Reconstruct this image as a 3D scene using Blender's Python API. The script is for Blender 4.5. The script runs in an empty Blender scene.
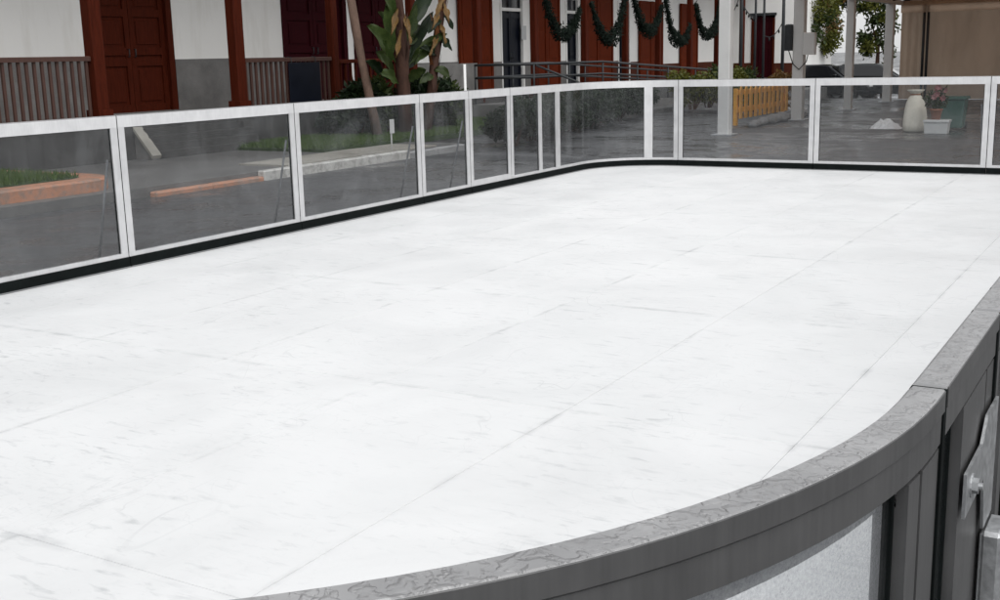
import bpy, math, random
from math import sin, cos, pi, radians, sqrt
from mathutils import Vector, Matrix
random.seed(7)
S = bpy.context.scene
COL = S.collection

# ------------------------------------------------------------------ camera
F, PITCH, YAW, ROLL, H = 1145.25, 0.20902, 0.53715, -0.024631, 1.5744
fw = Vector((-sin(YAW)*cos(PITCH), cos(YAW)*cos(PITCH), -sin(PITCH)))
r0 = Vector((cos(YAW), sin(YAW), 0)); u0 = r0.cross(fw)
RV = r0*cos(ROLL)+u0*sin(ROLL); UV = -r0*sin(ROLL)+u0*cos(ROLL)
cd = bpy.data.cameras.new('camera'); cam = bpy.data.objects.new('camera', cd); COL.objects.link(cam)
cd.sensor_width = 36; cd.lens = F/1000*36; cd.clip_start = 0.02; cd.clip_end = 2000
cam.matrix_world = Matrix(((RV.x, UV.x, -fw.x, 0), (RV.y, UV.y, -fw.y, 0), (RV.z, UV.z, -fw.z, H), (0, 0, 0, 1)))
S.camera = cam
# ------------------------------------------------------------------ world, sun, exposure
W = bpy.data.worlds.new('World'); S.world = W; W.use_nodes = True
wn = W.node_tree; wn.nodes.clear()
sky = wn.nodes.new('ShaderNodeTexSky'); sky.sky_type = 'NISHITA'; sky.sun_disc = False
SUN_EL, SUN_AZ = radians(55), radians(122)      # azimuth clockwise from +y
sky.sun_elevation = SUN_EL; sky.sun_rotation = SUN_AZ
sky.air_density = 1.0; sky.dust_density = 4.0; sky.ozone_density = 1.0
hs = wn.nodes.new('ShaderNodeHueSaturation'); hs.inputs['Saturation'].default_value = 0.12
bg = wn.nodes.new('ShaderNodeBackground'); bg.inputs['Strength'].default_value = 0.15
wo = wn.nodes.new('ShaderNodeOutputWorld')
wn.links.new(sky.outputs[0], hs.inputs['Color']); cl = wn.nodes.new('ShaderNodeMixRGB'); cl.inputs[0].default_value = 0.6; cl.inputs[2].default_value = (5.3, 5.35, 5.4, 1)   # even cloud deck over the clear sky
wn.links.new(hs.outputs[0], cl.inputs[1]); wn.links.new(cl.outputs[0], bg.inputs[0]); wn.links.new(bg.outputs[0], wo.inputs[0])
sd = bpy.data.lights.new('sun', 'SUN'); sd.energy = 0.7; sd.angle = radians(45); sd.color = (1, .985, .96)
so = bpy.data.objects.new('sun', sd); COL.objects.link(so)
sdir = Vector((sin(SUN_AZ)*cos(SUN_EL), cos(SUN_AZ)*cos(SUN_EL), sin(SUN_EL)))
so.location = sdir*60; so.rotation_euler = (-sdir).to_track_quat('-Z', 'Y').to_euler()
S.render.engine = 'CYCLES'
S.view_settings.view_transform = 'Standard'; S.view_settings.look = 'None'
S.view_settings.exposure = 0.50; S.view_settings.gamma = 1.0; S.view_settings.use_curve_mapping = False
S.cycles.transparent_max_bounces = 16; S.cycles.max_bounces = 10

# ------------------------------------------------------------------ pixel -> place helpers
def ray(x, y): return RV*((x-500)/F) - UV*((y-300.26)/F) + fw
def onx(x, y, X): d = ray(x, y); return d*(X/d.x)+Vector((0, 0, H))
def ony(x, y, Y): d = ray(x, y); return d*(Y/d.y)+Vector((0, 0, H))
def onz(x, y, z): d = ray(x, y); return d*((z-H)/d.z)+Vector((0, 0, H))
def yx(x, X): return onx(x, 50, X).y

# ------------------------------------------------------------------ materials
MATS = {}
class NT:
    def __init__(s, name):
        m = bpy.data.materials.new(name); m.use_nodes = True; s.m = m; s.t = m.node_tree; s.t.nodes.clear()
        s.out = s.n('OutputMaterial'); MATS[name] = m
        s.g = s.n('NewGeometry')
    def n(s, k, **kw):
        x = s.t.nodes.new('ShaderNode'+k)
        for a, b in kw.items():
            if hasattr(x, a): setattr(x, a, b)
            else: x.inputs[a].default_value = b
        return x
    def l(s, a, b): s.t.links.new(a, b)
    def setin(s, node, i, v):
        if isinstance(v, (int, float, tuple)): node.inputs[i].default_value = v
        else: s.l(v, node.inputs[i])
    def pos(s, scale=(1, 1, 1), rot=(0, 0, 0)):
        mp = s.n('Mapping'); mp.inputs['Scale'].default_value = scale; mp.inputs['Rotation'].default_value = rot
        s.l(s.g.outputs['Position'], mp.inputs[0]); return mp.outputs[0]
    def noise(s, vec, scale, detail=4, rough=.55, dist=0):
        x = s.n('TexNoise'); x.inputs['Scale'].default_value = scale; x.inputs['Detail'].default_value = detail
        x.inputs['Roughness'].default_value = rough; x.inputs['Distortion'].default_value = dist
        s.l(vec, x.inputs['Vector']); return x.outputs['Fac']
    def vor(s, vec, scale, out='Distance', rnd=1.0):
        x = s.n('TexVoronoi'); x.inputs['Scale'].default_value = scale; x.inputs['Randomness'].default_value = rnd
        s.l(vec, x.inputs['Vector']); return x.outputs[out]
    def ramp(s, v, a, b, c0=(0, 0, 0, 1), c1=(1, 1, 1, 1)):
        x = s.n('ValToRGB'); e = x.color_ramp.elements; e[0].position = a; e[1].position = b; e[0].color = c0; e[1].color = c1
        s.l(v, x.inputs[0]); return x.outputs[0]
    def math(s, op, a, b=0.0, clamp=False):
        x = s.n('Math'); x.operation = op; x.use_clamp = clamp
        s.setin(x, 0, a); s.setin(x, 1, b); return x.outputs[0]
    def mix(s, f, a, b, mode='MIX'):
        x = s.n('MixRGB'); x.blend_type = mode; s.setin(x, 0, f); s.setin(x, 1, a); s.setin(x, 2, b); return x.outputs[0]
    def bump(s, h, strength=.3, dist=.01):
        x = s.n('Bump'); x.inputs['Strength'].default_value = strength; x.inputs['Distance'].default_value = dist
        s.l(h, x.inputs['Height']); return x.outputs[0]
    def bsdf(s, col, rough=.6, metal=0.0, normal=None, spec=.5, **kw):
        x = s.n('BsdfPrincipled'); s.setin(x, 'Base Color', col); s.setin(x, 'Roughness', rough); s.setin(x, 'Metallic', metal)
        x.inputs['Specular IOR Level'].default_value = spec
        for k, v in kw.items(): s.setin(x, k, v)
        if normal is not None: s.l(normal, x.inputs['Normal'])
        return x.outputs[0]
    def fin(s, sh): s.l(sh, s.out.inputs['Surface']); return s.m
def c4(c): return (c[0], c[1], c[2], 1)
def simple(name, col, rough=.6, metal=0.0, var=.18, scale=6, bumpk=.15, spec=.5, stretch=(1, 1, 1), fine=60):
    t = NT(name); v = t.pos(stretch)
    a = t.noise(v, scale, 5); b = t.noise(v, fine, 3)
    f = t.mix(.35, a, b)
    lo = tuple(x*(1-var) for x in col); hi = tuple(min(1, x*(1+var)) for x in col)
    c = t.ramp(f, .3, .7, c4(lo), c4(hi))
    r = t.math('ADD', t.math('MULTIPLY', a, .25), rough-.12, True)
    return t.fin(t.bsdf(c, r, metal, t.bump(f, bumpk, .01), spec))

# --- rink
def m_ice():
    t = NT('rink_white'); v = t.pos()
    oi = t.n('ObjectInfo')
    tint = t.ramp(oi.outputs['Random'], 0, 1, (.66, .668, .673, 1), (.685, .690, .694, 1))
    # soft grime clouds
    cloud = t.noise(v, .9, 6, .62, .6)
    c = t.mix(t.ramp(cloud, .42, .72, (0, 0, 0, 1), (.42, .42, .42, 1)), tint, (.50, .51, .515, 1))
    # smudges: small stretched dabs only where a wide mask allows
    for rot, sc, st, mask_s, k in ((.25, 4.5, (1, 3.5, 1), .8, .75), (1.15, 6.0, (1, 4.5, 1), 1.1, .7), (2.3, 10, (1, 2.5, 1), 1.7, .6), (1.7, 22, (1, 2.0, 1), 1.2, .3)):
        d = t.noise(t.pos(st, (0, 0, rot)), sc, 4, .6, .4)
        mk = t.ramp(t.noise(v, mask_s, 3), .46, .66)
        f = t.math('MULTIPLY', t.ramp(d, .57, .74), mk)
        c = t.mix(t.math('MULTIPLY', f, k), c, (.36, .375, .385, 1))
    # skate scratches: thin meandering lines
    for rot, sc, k in ((.5, 1.6, .16), (1.9, 2.3, .16), (2.7, 3.1, .12)):
        d = t.noise(t.pos((1, .35, 1), (0, 0, rot)), sc, 2, .5, 1.4)
        ln = t.math('LESS_THAN', t.math('ABSOLUTE', t.math('SUBTRACT', d, .5)), .0022)
        mk = t.ramp(t.noise(v, 1.3, 2), .45, .62)
        c = t.mix(t.math('MULTIPLY', t.math('MULTIPLY', ln, mk), k), c, (.3, .31, .32, 1))
    # dirt gathered along the panel joints, in broken patches
    sx = t.n('SeparateXYZ'); t.l(t.g.outputs['Position'], sx.inputs[0])
    for ax, off, per, wdt in ((0, 1.25, 1.05, .03), (1, -6.53, 2.10, .045)):
        q = t.math('DIVIDE', t.math('ADD', sx.outputs[ax], off+per*40), per)
        d = t.math('MULTIPLY', t.math('ABSOLUTE', t.math('SUBTRACT', t.math('FRACT', t.math('ADD', q, .5)), .5)), per)
        jit = t.math('MULTIPLY', t.noise(v, 5, 5, .7), .05)
        near = t.ramp(t.math('SUBTRACT', t.math('ADD', d, jit), .02), 0, wdt, (1, 1, 1, 1), (0, 0, 0, 1))
        mk = t.ramp(t.noise(v, 2.0, 5, .7, .5), .47, .66)
        c = t.mix(t.math('MULTIPLY', t.math('MULTIPLY', near, mk), .6), c, (.36, .37, .38, 1))
    speck = t.ramp(t.vor(v, 26), .035, .06, (1, 1, 1, 1), (0, 0, 0, 1))
    spm = t.ramp(t.noise(v, 3.1, 2), .55, .68)
    c = t.mix(t.math('MULTIPLY', t.math('MULTIPLY', speck, spm), .5), c, (.28, .29, .3, 1))
    rough = t.ramp(t.noise(v, 1.6, 5), .35, .65, (.42, .42, .42, 1), (.62, .62, .62, 1))
    h = t.mix(.5, t.noise(v, 5, 4), t.noise(v, 60, 3))
    return t.fin(t.bsdf(c, rough, 0, t.bump(h, .12, .01), .35))
m_ice()
def m_alu(name, wet, lo=.58, hi=.72, metal=.55):
    t = NT(name); v = t.pos()
    n = t.noise(v, 9, 5); st = t.noise(t.pos((1, 1, .06)), 120, 2)
    c = t.ramp(t.mix(.4, n, st), .3, .7, (lo, lo, lo*1.015, 1), (hi, hi, hi*1.01, 1))
    c = t.mix(t.ramp(t.noise(v, 2.3, 6, .65), .55, .8, (0, 0, 0, 1), (.25, .25, .25, 1)), c, (lo*.62, lo*.62, lo*.63, 1))
    if not wet:
        return t.fin(t.bsdf(c, t.ramp(n, .3, .7, (.38, .38, .38, 1), (.52, .52, .52, 1)), metal, t.bump(st, .03, .002), .4))
    # rain water standing on the top of the rail: thin films whose rims and beads catch the light
    warp = t.n('VectorMath'); warp.operation = 'ADD'
    wnz = t.n('TexNoise'); wnz.inputs['Scale'].default_value = 45; wnz.inputs['Detail'].default_value = 3; t.l(v, wnz.inputs['Vector'])
    sc_ = t.n('VectorMath'); sc_.operation = 'SCALE'; sc_.inputs['Scale'].default_value = .012; t.l(wnz.outputs['Color'], sc_.inputs[0])
    t.l(v, warp.inputs[0]); t.l(sc_.outputs[0], warp.inputs[1]); wv = warp.outputs[0]
    pud = t.noise(wv, 52, 2, .45, .5)
    film = t.ramp(pud, .44, .60); film = t.math('POWER', film, .6)
    bead = t.ramp(t.vor(wv, 130), .10, .42, (1, 1, 1, 1), (0, 0, 0, 1))
    bm = t.ramp(t.noise(v, 22, 3), .42, .55)
    beads = t.math('MULTIPLY', t.math('MULTIPLY', bead, bm), t.math('SUBTRACT', 1.0, film))
    hgt = t.math('ADD', film, t.math('MULTIPLY', beads, .8))
    nz = t.n('SeparateXYZ'); t.l(t.g.outputs['True Normal'], nz.inputs[0])
    up = t.math('GREATER_THAN', nz.outputs[2], .7)
    top_grey = t.ramp(t.noise(v, 7, 6, .65), .35, .7, (.22, .22, .224, 1), (.34, .34, .344, 1))
    c2 = t.mix(t.math('MULTIPLY', up, .9), c, top_grey)  # upward faces of the rail take a darker grey than the sides
    r = t.math('SUBTRACT', .50, t.math('MULTIPLY', t.math('MULTIPLY', t.math('MAXIMUM', film, beads), up), .10))
    return t.fin(t.bsdf(c2, r, .3, t.bump(t.math('MULTIPLY', hgt, up), .9, .0030), .4))
m_alu('shaded_aluminium', False, .085, .125, .3); m_alu('aluminium', False); m_alu('wet_aluminium', True)  # first one is a darkened aluminium copy: shade painted onto outward faces
simple('kick_black', (.006, .008, .008), .75, 0, .4, 8, .1, .08)
simple('rubber_grey', (.18, .185, .19), .6)
simple('galvanised', (.42, .43, .44), .42, .75, .25, 60, .12)
def m_glass():
    t = NT('pane_glass'); v = t.pos()
    lw = t.n('LayerWeight'); lw.inputs[0].default_value = .5
    sch = t.math('ADD', t.math('MULTIPLY', t.math('POWER', lw.outputs['Facing'], 5.0), .9), .035, True)
    bead = t.ramp(t.vor(v, 170), .16, .30, (1, 1, 1, 1), (0, 0, 0, 1))
    bm = t.ramp(t.noise(v, 20, 4), .40, .58)
    drops = t.math('MULTIPLY', bead, bm)
    run = t.noise(t.pos((1, 1, .09)), 24, 4)
    film = t.ramp(run, .42, .75, (.008, .008, .008, 1), (.026, .026, .026, 1))
    reflection_blotch = t.ramp(t.noise(t.pos((1, 1, 1)), 1.7, 5, .6, .8), .50, .75, (0, 0, 0, 1), (.045, .045, .045, 1))  # pale diffuse blotches painted in as soft reflections on the pane
    grain = t.ramp(t.noise(v, 260, 3, .7), .40, .62)
    tc = t.mix(t.math('MULTIPLY', drops, .5), t.mix(grain, (.80, .81, .82, 1), (.91, .915, .92, 1)), (.60, .61, .62, 1))
    tr = t.n('BsdfTransparent'); t.l(tc, tr.inputs[0])
    gl = t.n('BsdfGlossy'); gl.inputs['Roughness'].default_value = .06
    t.l(t.bump(t.math('ADD', drops, t.math('MULTIPLY', run, .15)), .25, .002), gl.inputs['Normal'])
    df = t.n('BsdfDiffuse'); df.inputs[0].default_value = (.62, .64, .66, 1)
    m1 = t.n('MixShader'); t.l(t.math('ADD', film, reflection_blotch), m1.inputs[0]); t.l(tr.outputs[0], m1.inputs[1]); t.l(df.outputs[0], m1.inputs[2])
    m2 = t.n('MixShader'); t.l(sch, m2.inputs[0]); t.l(m1.outputs[0], m2.inputs[1]); t.l(gl.outputs[0], m2.inputs[2])
    return t.fin(m2.outputs[0])
m_glass()
# --- ground
def m_asphalt():
    t = NT('wet_asphalt'); v = t.pos()
    ag = t.noise(v, 90, 4, .7); big = t.noise(v, .35, 6, .6); md = t.noise(v, 2.2, 5)
    c = t.ramp(t.mix(.5, ag, md), .3, .72, (.032, .033, .035, 1), (.085, .086, .090, 1))
    wet = t.ramp(t.mix(.35, big, md), .44, .58)
    c = t.mix(wet, c, t.mix(.45, c, (.02, .02, .022, 1)))
    r = t.ramp(wet, 0, 1, (.58, .58, .58, 1), (.15, .15, .15, 1))
    b = t.bump(ag, .25, .006)
    return t.fin(t.bsdf(c, r, 0, b, .5))
m_asphalt()
simple('paving', (.115, .113, .11), .5, 0, .3, 1.5, .2)
simple('paving_stone', (.30, .285, .25), .55, 0, .28, 3, .25)
def m_paint(name, col, under, lo=.45, hi=.62):
    t = NT(name); v = t.pos()
    w = t.ramp(t.noise(v, 7, 7, .7), lo, hi)
    c = t.mix(w, c4(col), c4(under)); c = t.mix(.25, c, t.ramp(t.noise(v, 1.3, 4), .3, .7, c4(tuple(x*.6 for x in col)), c4(col)))
    return t.fin(t.bsdf(c, .5, 0, t.bump(t.noise(v, 50, 4), .2, .01), .5))
m_paint('orange_kerb_paint', (.50, .22, .12), (.26, .19, .15), .44, .60)
m_paint('white_kerb_paint', (.58, .57, .54), (.28, .27, .25), .45, .62)
simple('soil', (.035, .028, .02), .8)
simple('stucco_white', (.84, .835, .815), .7, 0, .06, 1.2, .12)
def m_stain():
    t = NT('stucco_stained'); v = t.pos()
    s = t.noise(t.pos((1, 1, .18)), 2.6, 6, .62)
    c = t.mix(t.ramp(s, .50, .80, (0, 0, 0, 1), (.45, .45, .45, 1)), (.84, .83, .805, 1), (.55, .52, .46, 1))
    return t.fin(t.bsdf(c, .75, 0, t.bump(t.noise(v, 35, 4), .15, .01), .4))
m_stain()
simple('dado_stone', (.155, .15, .145), .65, 0, .4, 2.5, .25)
simple('dado_brown', (.075, .022, .013), .7, 0, .35, 2, .2, .1)
simple('wood_brown', (.060, .0105, .0045), .6, 0, .4, 5, .15, .06, (6, 6, .6))
simple('wood_maroon', (.032, .0035, .006), .6, 0, .3, 5, .12, .05, (6, 6, .6))
simple('wood_red', (.115, .019, .006), .6, 0, .4, 5, .15, .05, (6, 6, .6))
simple('deck_stone', (.06, .058, .056), .6, 0, .4, 2.5, .25)
simple('wood_grey', (.062, .026, .018), .6, 0, .3, 8, .15, .5, (4, 4, .6))
simple('navy_paint', (.005, .007, .014), .4, 0, .3, 5, .08, .2)
simple('dark_pane', (.008, .009, .011), .08, 0, .3, 3, .02)
simple('roof_tile', (.30, .12, .07), .7, 0, .3, 3, .3)
simple('dark_metal', (.03, .033, .036), .5, 0, .3, 12, .05, .3)
simple('white_metal', (.62, .62, .61), .42, 0, .07, 3, .05)
simple('grey_concrete', (.28, .28, .28), .7, 0, .2, 4, .25)
def m_tarp(name, k, tr):
    t = NT(name); v = t.pos()
    n = t.noise(t.pos((1, 1, .35)), 1.6, 5, .6, .5)
    c = t.ramp(n, .3, .7, (.33*k, .255*k, .195*k, 1), (.42*k, .325*k, .25*k, 1))
    b = t.bump(t.noise(t.pos((1, 1, .3)), 2.4, 3), .35, .05)
    a = t.bsdf(c, .55, 0, b, .3)
    tl = t.n('BsdfTranslucent'); t.l(c, tl.inputs[0])
    mx = t.n('MixShader'); mx.inputs[0].default_value = tr; t.l(a, mx.inputs[1]); t.l(tl.outputs[0], mx.inputs[2])
    return t.fin(mx.outputs[0])
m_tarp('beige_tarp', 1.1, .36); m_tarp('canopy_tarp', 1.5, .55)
def m_leaf(name, a, b, trans=.25, rough=.42):
    t = NT(name); v = t.pos()
    oi = t.n('ObjectInfo')
    f = t.mix(.5, t.noise(v, 5, 4), t.noise(v, 40, 2))
    c = t.ramp(f, .35, .65, c4(a), c4(b))
    s = t.bsdf(c, rough, 0, None, .22)
    tl = t.n('BsdfTranslucent'); t.l(c, tl.inputs[0])
    mx = t.n('MixShader'); mx.inputs[0].default_value = trans; t.l(s, mx.inputs[1]); t.l(tl.outputs[0], mx.inputs[2])
    return t.fin(mx.outputs[0])
m_leaf('leaf_banana', (.036, .066, .016), (.085, .125, .035), .3)
m_leaf('leaf_dark', (.008, .018, .009), (.024, .040, .016))
m_leaf('leaf_olive', (.06, .075, .014), (.15, .15, .03))
m_leaf('leaf_mid', (.020, .038, .011), (.058, .078, .022))
m_leaf('leaf_dry', (.12, .065, .02), (.22, .13, .045))
m_leaf('garland_green', (.002, .006, .004), (.006, .014, .008), .1, .8)
m_leaf('grass_green', (.05, .10, .02), (.12, .18, .045), .3, .7)
simple('turf', (.028, .05, .014), .9, 0, .4, 8, .3, .1)
m_leaf('petal_pink', (.32, .10, .11), (.42, .24, .24), .3)
simple('bark_brown', (.065, .032, .022), .8, 0, .45, 9, .6, .3, (1, 1, .35))
simple('bark_pale', (.20, .13, .10), .8, 0, .35, 9, .5, .3, (1, 1, .5))
simple('fibre_rust', (.26, .10, .04), .8, 0, .4, 20, .5, .3)
simple('picket_orange', (.86, .42, .07), .5, 0, .2, 5, .12, .5, (4, 4, .6))
simple('sack_cream', (.74, .71, .62), .75, 0, .14, 6, .35)
simple('box_white', (.48, .49, .49), .4, 0, .08, 3, .05)
simple('bin_teal', (.045, .11, .09), .4, 0, .2, 4, .08)
simple('terracotta', (.30, .12, .07), .7)
simple('sheet_white', (.70, .71, .72), .4, 0, .1, 6, .2)
simple('car_paint_dark', (.010, .012, .015), .16, .2, .2, 2, .01)
simple('car_paint_grey', (.02, .022, .024), .2, .2, .2, 2, .01)
simple('tyre', (.015, .015, .015), .7)
simple('lamp_red', (.25, .01, .01), .2)

# ------------------------------------------------------------------ mesh helpers
class MB:
    def __init__(s): s.v = []; s.f = []
    def add(s, vs, fs):
        o = len(s.v); s.v += [tuple(x) for x in vs]; s.f += [tuple(i+o for i in f) for f in fs]
    def box(s, x0, x1, y0, y1, z0, z1, b=0.0):
        if b <= 0:
            vs = [(x, y, z) for z in (z0, z1) for y in (y0, y1) for x in (x0, x1)]
            s.add(vs, [(0, 2, 3, 1), (4, 5, 7, 6), (0, 1, 5, 4), (2, 6, 7, 3), (0, 4, 6, 2), (1, 3, 7, 5)]); return
        # chamfered in plan and at top
        pl = [(x0+b, y0), (x1-b, y0), (x1, y0+b), (x1, y1-b), (x1-b, y1), (x0+b, y1), (x0, y1-b), (x0, y0+b)]
        cx, cy = (x0+x1)/2, (y0+y1)/2
        def inset(k): return [(min(max(x, x0+k), x1-k), min(max(y, y0+k), y1-k)) for x, y in pl]
        s.loft([[(x, y, z0) for x, y in pl], [(x, y, z1-b) for x, y in pl], [(x, y, z1) for x, y in inset(b)]])
    def loft(s, rings, caps=True, closed=True):
        n = len(rings[0]); vs = [p for r in rings for p in r]; fs = []
        for i in range(len(rings)-1):
            for j in range(n if closed else n-1):
                a, b = i*n+j, i*n+(j+1) % n
                fs.append((a, b, b+n, a+n))
        if caps: fs.append(tuple(range(n-1, -1, -1))); fs.append(tuple((len(rings)-1)*n+i for i in range(n)))
        s.add(vs, fs)
    def tube(s, pts, rad, n=8):
        pts = [Vector(p) for p in pts]; rs = rad if isinstance(rad, (list, tuple)) else [rad]*len(pts)
        rings = []; up = None
        for i, p in enumerate(pts):
            d = (pts[min(i+1, len(pts)-1)]-pts[max(i-1, 0)]).normalized()
            a = Vector((0, 0, 1)) if abs(d.z) < .9 else Vector((1, 0, 0))
            if up is None: up = d.cross(a).normalized()
            else: up = (up-d*up.dot(d)).normalized()
            w = d.cross(up)
            rings.append([tuple(p+(up*cos(2*pi*k/n)+w*sin(2*pi*k/n))*rs[i]) for k in range(n)])
        s.loft(rings)
    def lathe(s, prof, c=(0, 0, 0), n=20, wob=None):
        rings = []
        for i, (r, z) in enumerate(prof):
            ring = []
            for k in range(n):
                a = 2*pi*k/n; rr = r*(1+(wob(a, z) if wob else 0)); ring.append((c[0]+rr*cos(a), c[1]+rr*sin(a), c[2]+z))
            rings.append(ring)
        s.loft(rings)
    def mesh(s, name, mat, smooth=False):
        me = bpy.data.meshes.new(name); me.from_pydata(s.v, [], s.f); me.update()
        me.materials.append(MATS[mat])
        if smooth:
            for p in me.polygons: p.use_smooth = True
        return me
    def build(s, name, mat, parent=None, smooth=False, loc=None):
        o = bpy.data.objects.new(name, s.mesh(name, mat, smooth)); COL.objects.link(o)
        if parent is not None: o.parent = parent
        if loc: o.location = loc
        return o
def tag(o, label, cat, group=None):
    o['label'] = label; o['category'] = cat
    if group: o['group'] = group
    return o
def kind(o, k): o['kind'] = k; return o
def thing(name, label, cat, loc=(0, 0, 0), group=None, rz=0):
    o = bpy.data.objects.new(name, None); COL.objects.link(o); o.location = loc; o.rotation_euler = (0, 0, rz)
    o.empty_display_size = .2
    return tag(o, label, cat, group)
def reloc(o):          # parts written in world coordinates under a moved root
    return tuple(-x for x in o.location)
def part(name, mb, mat, root, smooth=False, base=None):
    """mb in world coordinates; base = root location to subtract"""
    b = base if base is not None else root.location
    mb.v = [(x-b[0], y-b[1], z-b[2]) for x, y, z in mb.v]
    return mb.build(name, mat, root, smooth)
def bevel(o, w, seg=2):
    m = o.modifiers.new('bevel', 'BEVEL'); m.width = w; m.segments = seg; m.limit_method = 'ANGLE'; m.angle_limit = radians(35)
    return o
def inst(name, me, parent, loc, rot=(0, 0, 0), sc=(1, 1, 1)):
    o = bpy.data.objects.new(name, me); COL.objects.link(o); o.parent = parent; o.location = loc; o.rotation_euler = rot; o.scale = sc
    return o

# ================================================================== SETTING
GZ = -0.05      # street level (the rink deck is laid on top of it)
SW = 0.07       # pavement level in front of the building
m = MB()
xs = [-400, -60, -30, -11, 0, 30, 60, 400]; ys = [-400, -60, -20, 0, 20, 39, 44, 60, 120, 600]
def gz(y): return GZ if y <= 39 else (-.5 if y >= 44 else GZ+(y-39)/5*(-.5-GZ))
m.add([(x, y, gz(y)) for y in ys for x in xs], [(j*len(xs)+i, j*len(xs)+i+1, (j+1)*len(xs)+i+1, (j+1)*len(xs)+i) for j in range(len(ys)-1) for i in range(len(xs)-1)])
kind(m.build('street', 'wet_asphalt'), 'structure')
# raised pavement before the building, set back from the kerb line
KX = -11.05
m = MB(); m.box(-40, KX-.152, -30, 17.6, -1.0, SW); m.box(-40, -12.45, 17.604, 56, -1.0, SW); pavement = kind(m.build('pavement', 'paving'), 'structure')
# light stone slabs between kerb and lawn
sl = MB(); sl.box(0, .97, 0, .97, 0, .03); slab = sl.mesh('paving_slab', 'paving_stone')
for j in range(4):
    for i in range(1):
        inst('paving_slab', slab, pavement, (KX-.17-.985*(i+1), 12.9+.985*j, SW+random.uniform(-.006, .002)))
# kerb stones: each piece a part of one kerb
kerb = kind(MB().build('kerb', 'grey_concrete') if False else bpy.data.objects.new('kerb', None), 'structure'); COL.objects.link(kerb)
def kerbstones(y0, y1, top, mat, step, name='kerb_stone', x=KX, w=.15):
    n = max(1, round((y1-y0)/step)); d = (y1-y0)/n
    for i in range(n):
        mm = MB(); mm.box(x-w, x+random.uniform(-.004, .004), y0+i*d+.004, y0+(i+1)*d-.004, GZ-.1, top+random.uniform(-.004, .004), .02)
        mm.build(name, mat, kerb)
ko, kw_, ke = onx(157, 193, KX).y, onx(265, 178, KX).y, onx(411, 162, KX).y
kerbstones(ko, kw_, .015, 'orange_kerb_paint', .9)
kerbstones(kw_, ke, .09, 'white_kerb_paint', 1.15)
kerbstones(ke, 17.5, .06, 'grey_concrete', 1.0)

# high orange planter kerb with a rounded end, in front of a grass verge
pk = thing('planter_kerb', 'faded orange painted kerb round the grass verge by the steps', 'kerb', (-11.2, 8.6, GZ))
kx, ye = -11.45, onz(92, 200, GZ).y+.25
m = MB(); pl = [(kx, -4.0)]+[(kx-.6+.6*cos(t*pi/16), ye-.45+.6*sin(t*pi/16)) for t in range(0, 9)]+[(-14.3, ye+.15), (-14.3, -4.0)]
m.loft([[(x, y, GZ-.05) for x, y in pl], [(x, y, .20) for x, y in pl], [(x-.02 if x > -14 else x, y-.02 if y > 0 else y, .225) for x, y in pl]])
part('kerb_wall', m, 'orange_kerb_paint', pk)
m = MB(); pl2 = [(kx-.32, -3.9)]+[(kx-.67+.35*cos(t*pi/16), ye-.5+.32*sin(t*pi/16)) for t in range(0, 9)]+[(-14.2, ye-.18), (-14.2, -3.9)]
m.loft([[(x, y, .15) for x, y in pl2], [(x, y, .232) for x, y in pl2]])
part('soil', m, 'turf', pk)

# grass (nobody could count it)
def grass(name, x0, x1, y0, y1, z, n, label, h=.09):
    mb = MB()
    for _ in range(n):
        x, y = random.uniform(x0, x1), random.uniform(y0, y1); a = random.uniform(0, pi); w = random.uniform(.006, .014); hh = h*random.uniform(.5, 1.25)
        lx, ly = random.uniform(-.05, .05), random.uniform(-.05, .05)
        mb.add([(x-w*cos(a), y-w*sin(a), z), (x+w*cos(a), y+w*sin(a), z), (x+lx, y+ly, z+hh)], [(0, 1, 2)])
    o = mb.build(name, 'grass_green'); kind(o, 'stuff'); tag(o, label, 'grass')
grass('grass', -14.15, kx-.36, 4.5, ye-.25, .228, 14000, 'short grass growing inside the orange kerbed verge')
m = MB(); m.box(-14.85, -12.42, 15.2, 24, SW-.05, SW+.045); m.build('lawn_bed', 'turf'); kind(bpy.data.objects['lawn_bed'], 'structure')
grass('grass', -14.8, -12.46, 15.22, 23.9, SW+.04, 40000, 'green lawn strip in front of the veranda plants')

# ================================================================== RINK FLOOR
XL, XR, YS, YN, RR = -7.169, -0.243, 0.285, 15.319, 1.0
def inset_outline(d, n=10):
    r = RR-d; pts = []
    for cx, cy, a0 in ((XR-RR, YN-RR, 0), (XL+RR, YN-RR, pi/2), (XL+RR, YS+RR, pi), (XR-RR, YS+RR, 1.5*pi)):
        for k in range(n+1):
            a = a0+pi/2*k/n; pts.append((cx+r*cos(a), cy+r*sin(a)))
    return pts
OUT = inset_outline(-.015)
def clip(poly, convex):
    out = poly
    for i in range(len(convex)):
        a, b = convex[i], convex[(i+1) % len(convex)]
        if abs(a[0]-b[0])+abs(a[1]-b[1]) < 1e-9: continue
        inp = out; out = []
        side = lambda p: (b[0]-a[0])*(p[1]-a[1])-(b[1]-a[1])*(p[0]-a[0])
        for j in range(len(inp)):
            p, q = inp[j], inp[(j+1) % len(inp)]; sp, sq = side(p), side(q)
            if sp >= 0: out.append(p)
            if (sp > 0 and sq < 0) or (sp < 0 and sq > 0):
                t = sp/(sp-sq); out.append((p[0]+(q[0]-p[0])*t, p[1]+(q[1]-p[1])*t))
        if not out: return out
    return out
m = MB(); o2 = inset_outline(-.10)
m.loft([[(x, y, GZ-.02) for x, y in o2], [(x, y, -.022) for x, y in o2]])
floor = kind(m.build('rink_floor', 'rubber_grey'), 'structure')
PW, PL, gap = 1.05, 2.10, .0008
i0 = math.floor((XL+1.25)/PW)-1
full = None
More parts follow.
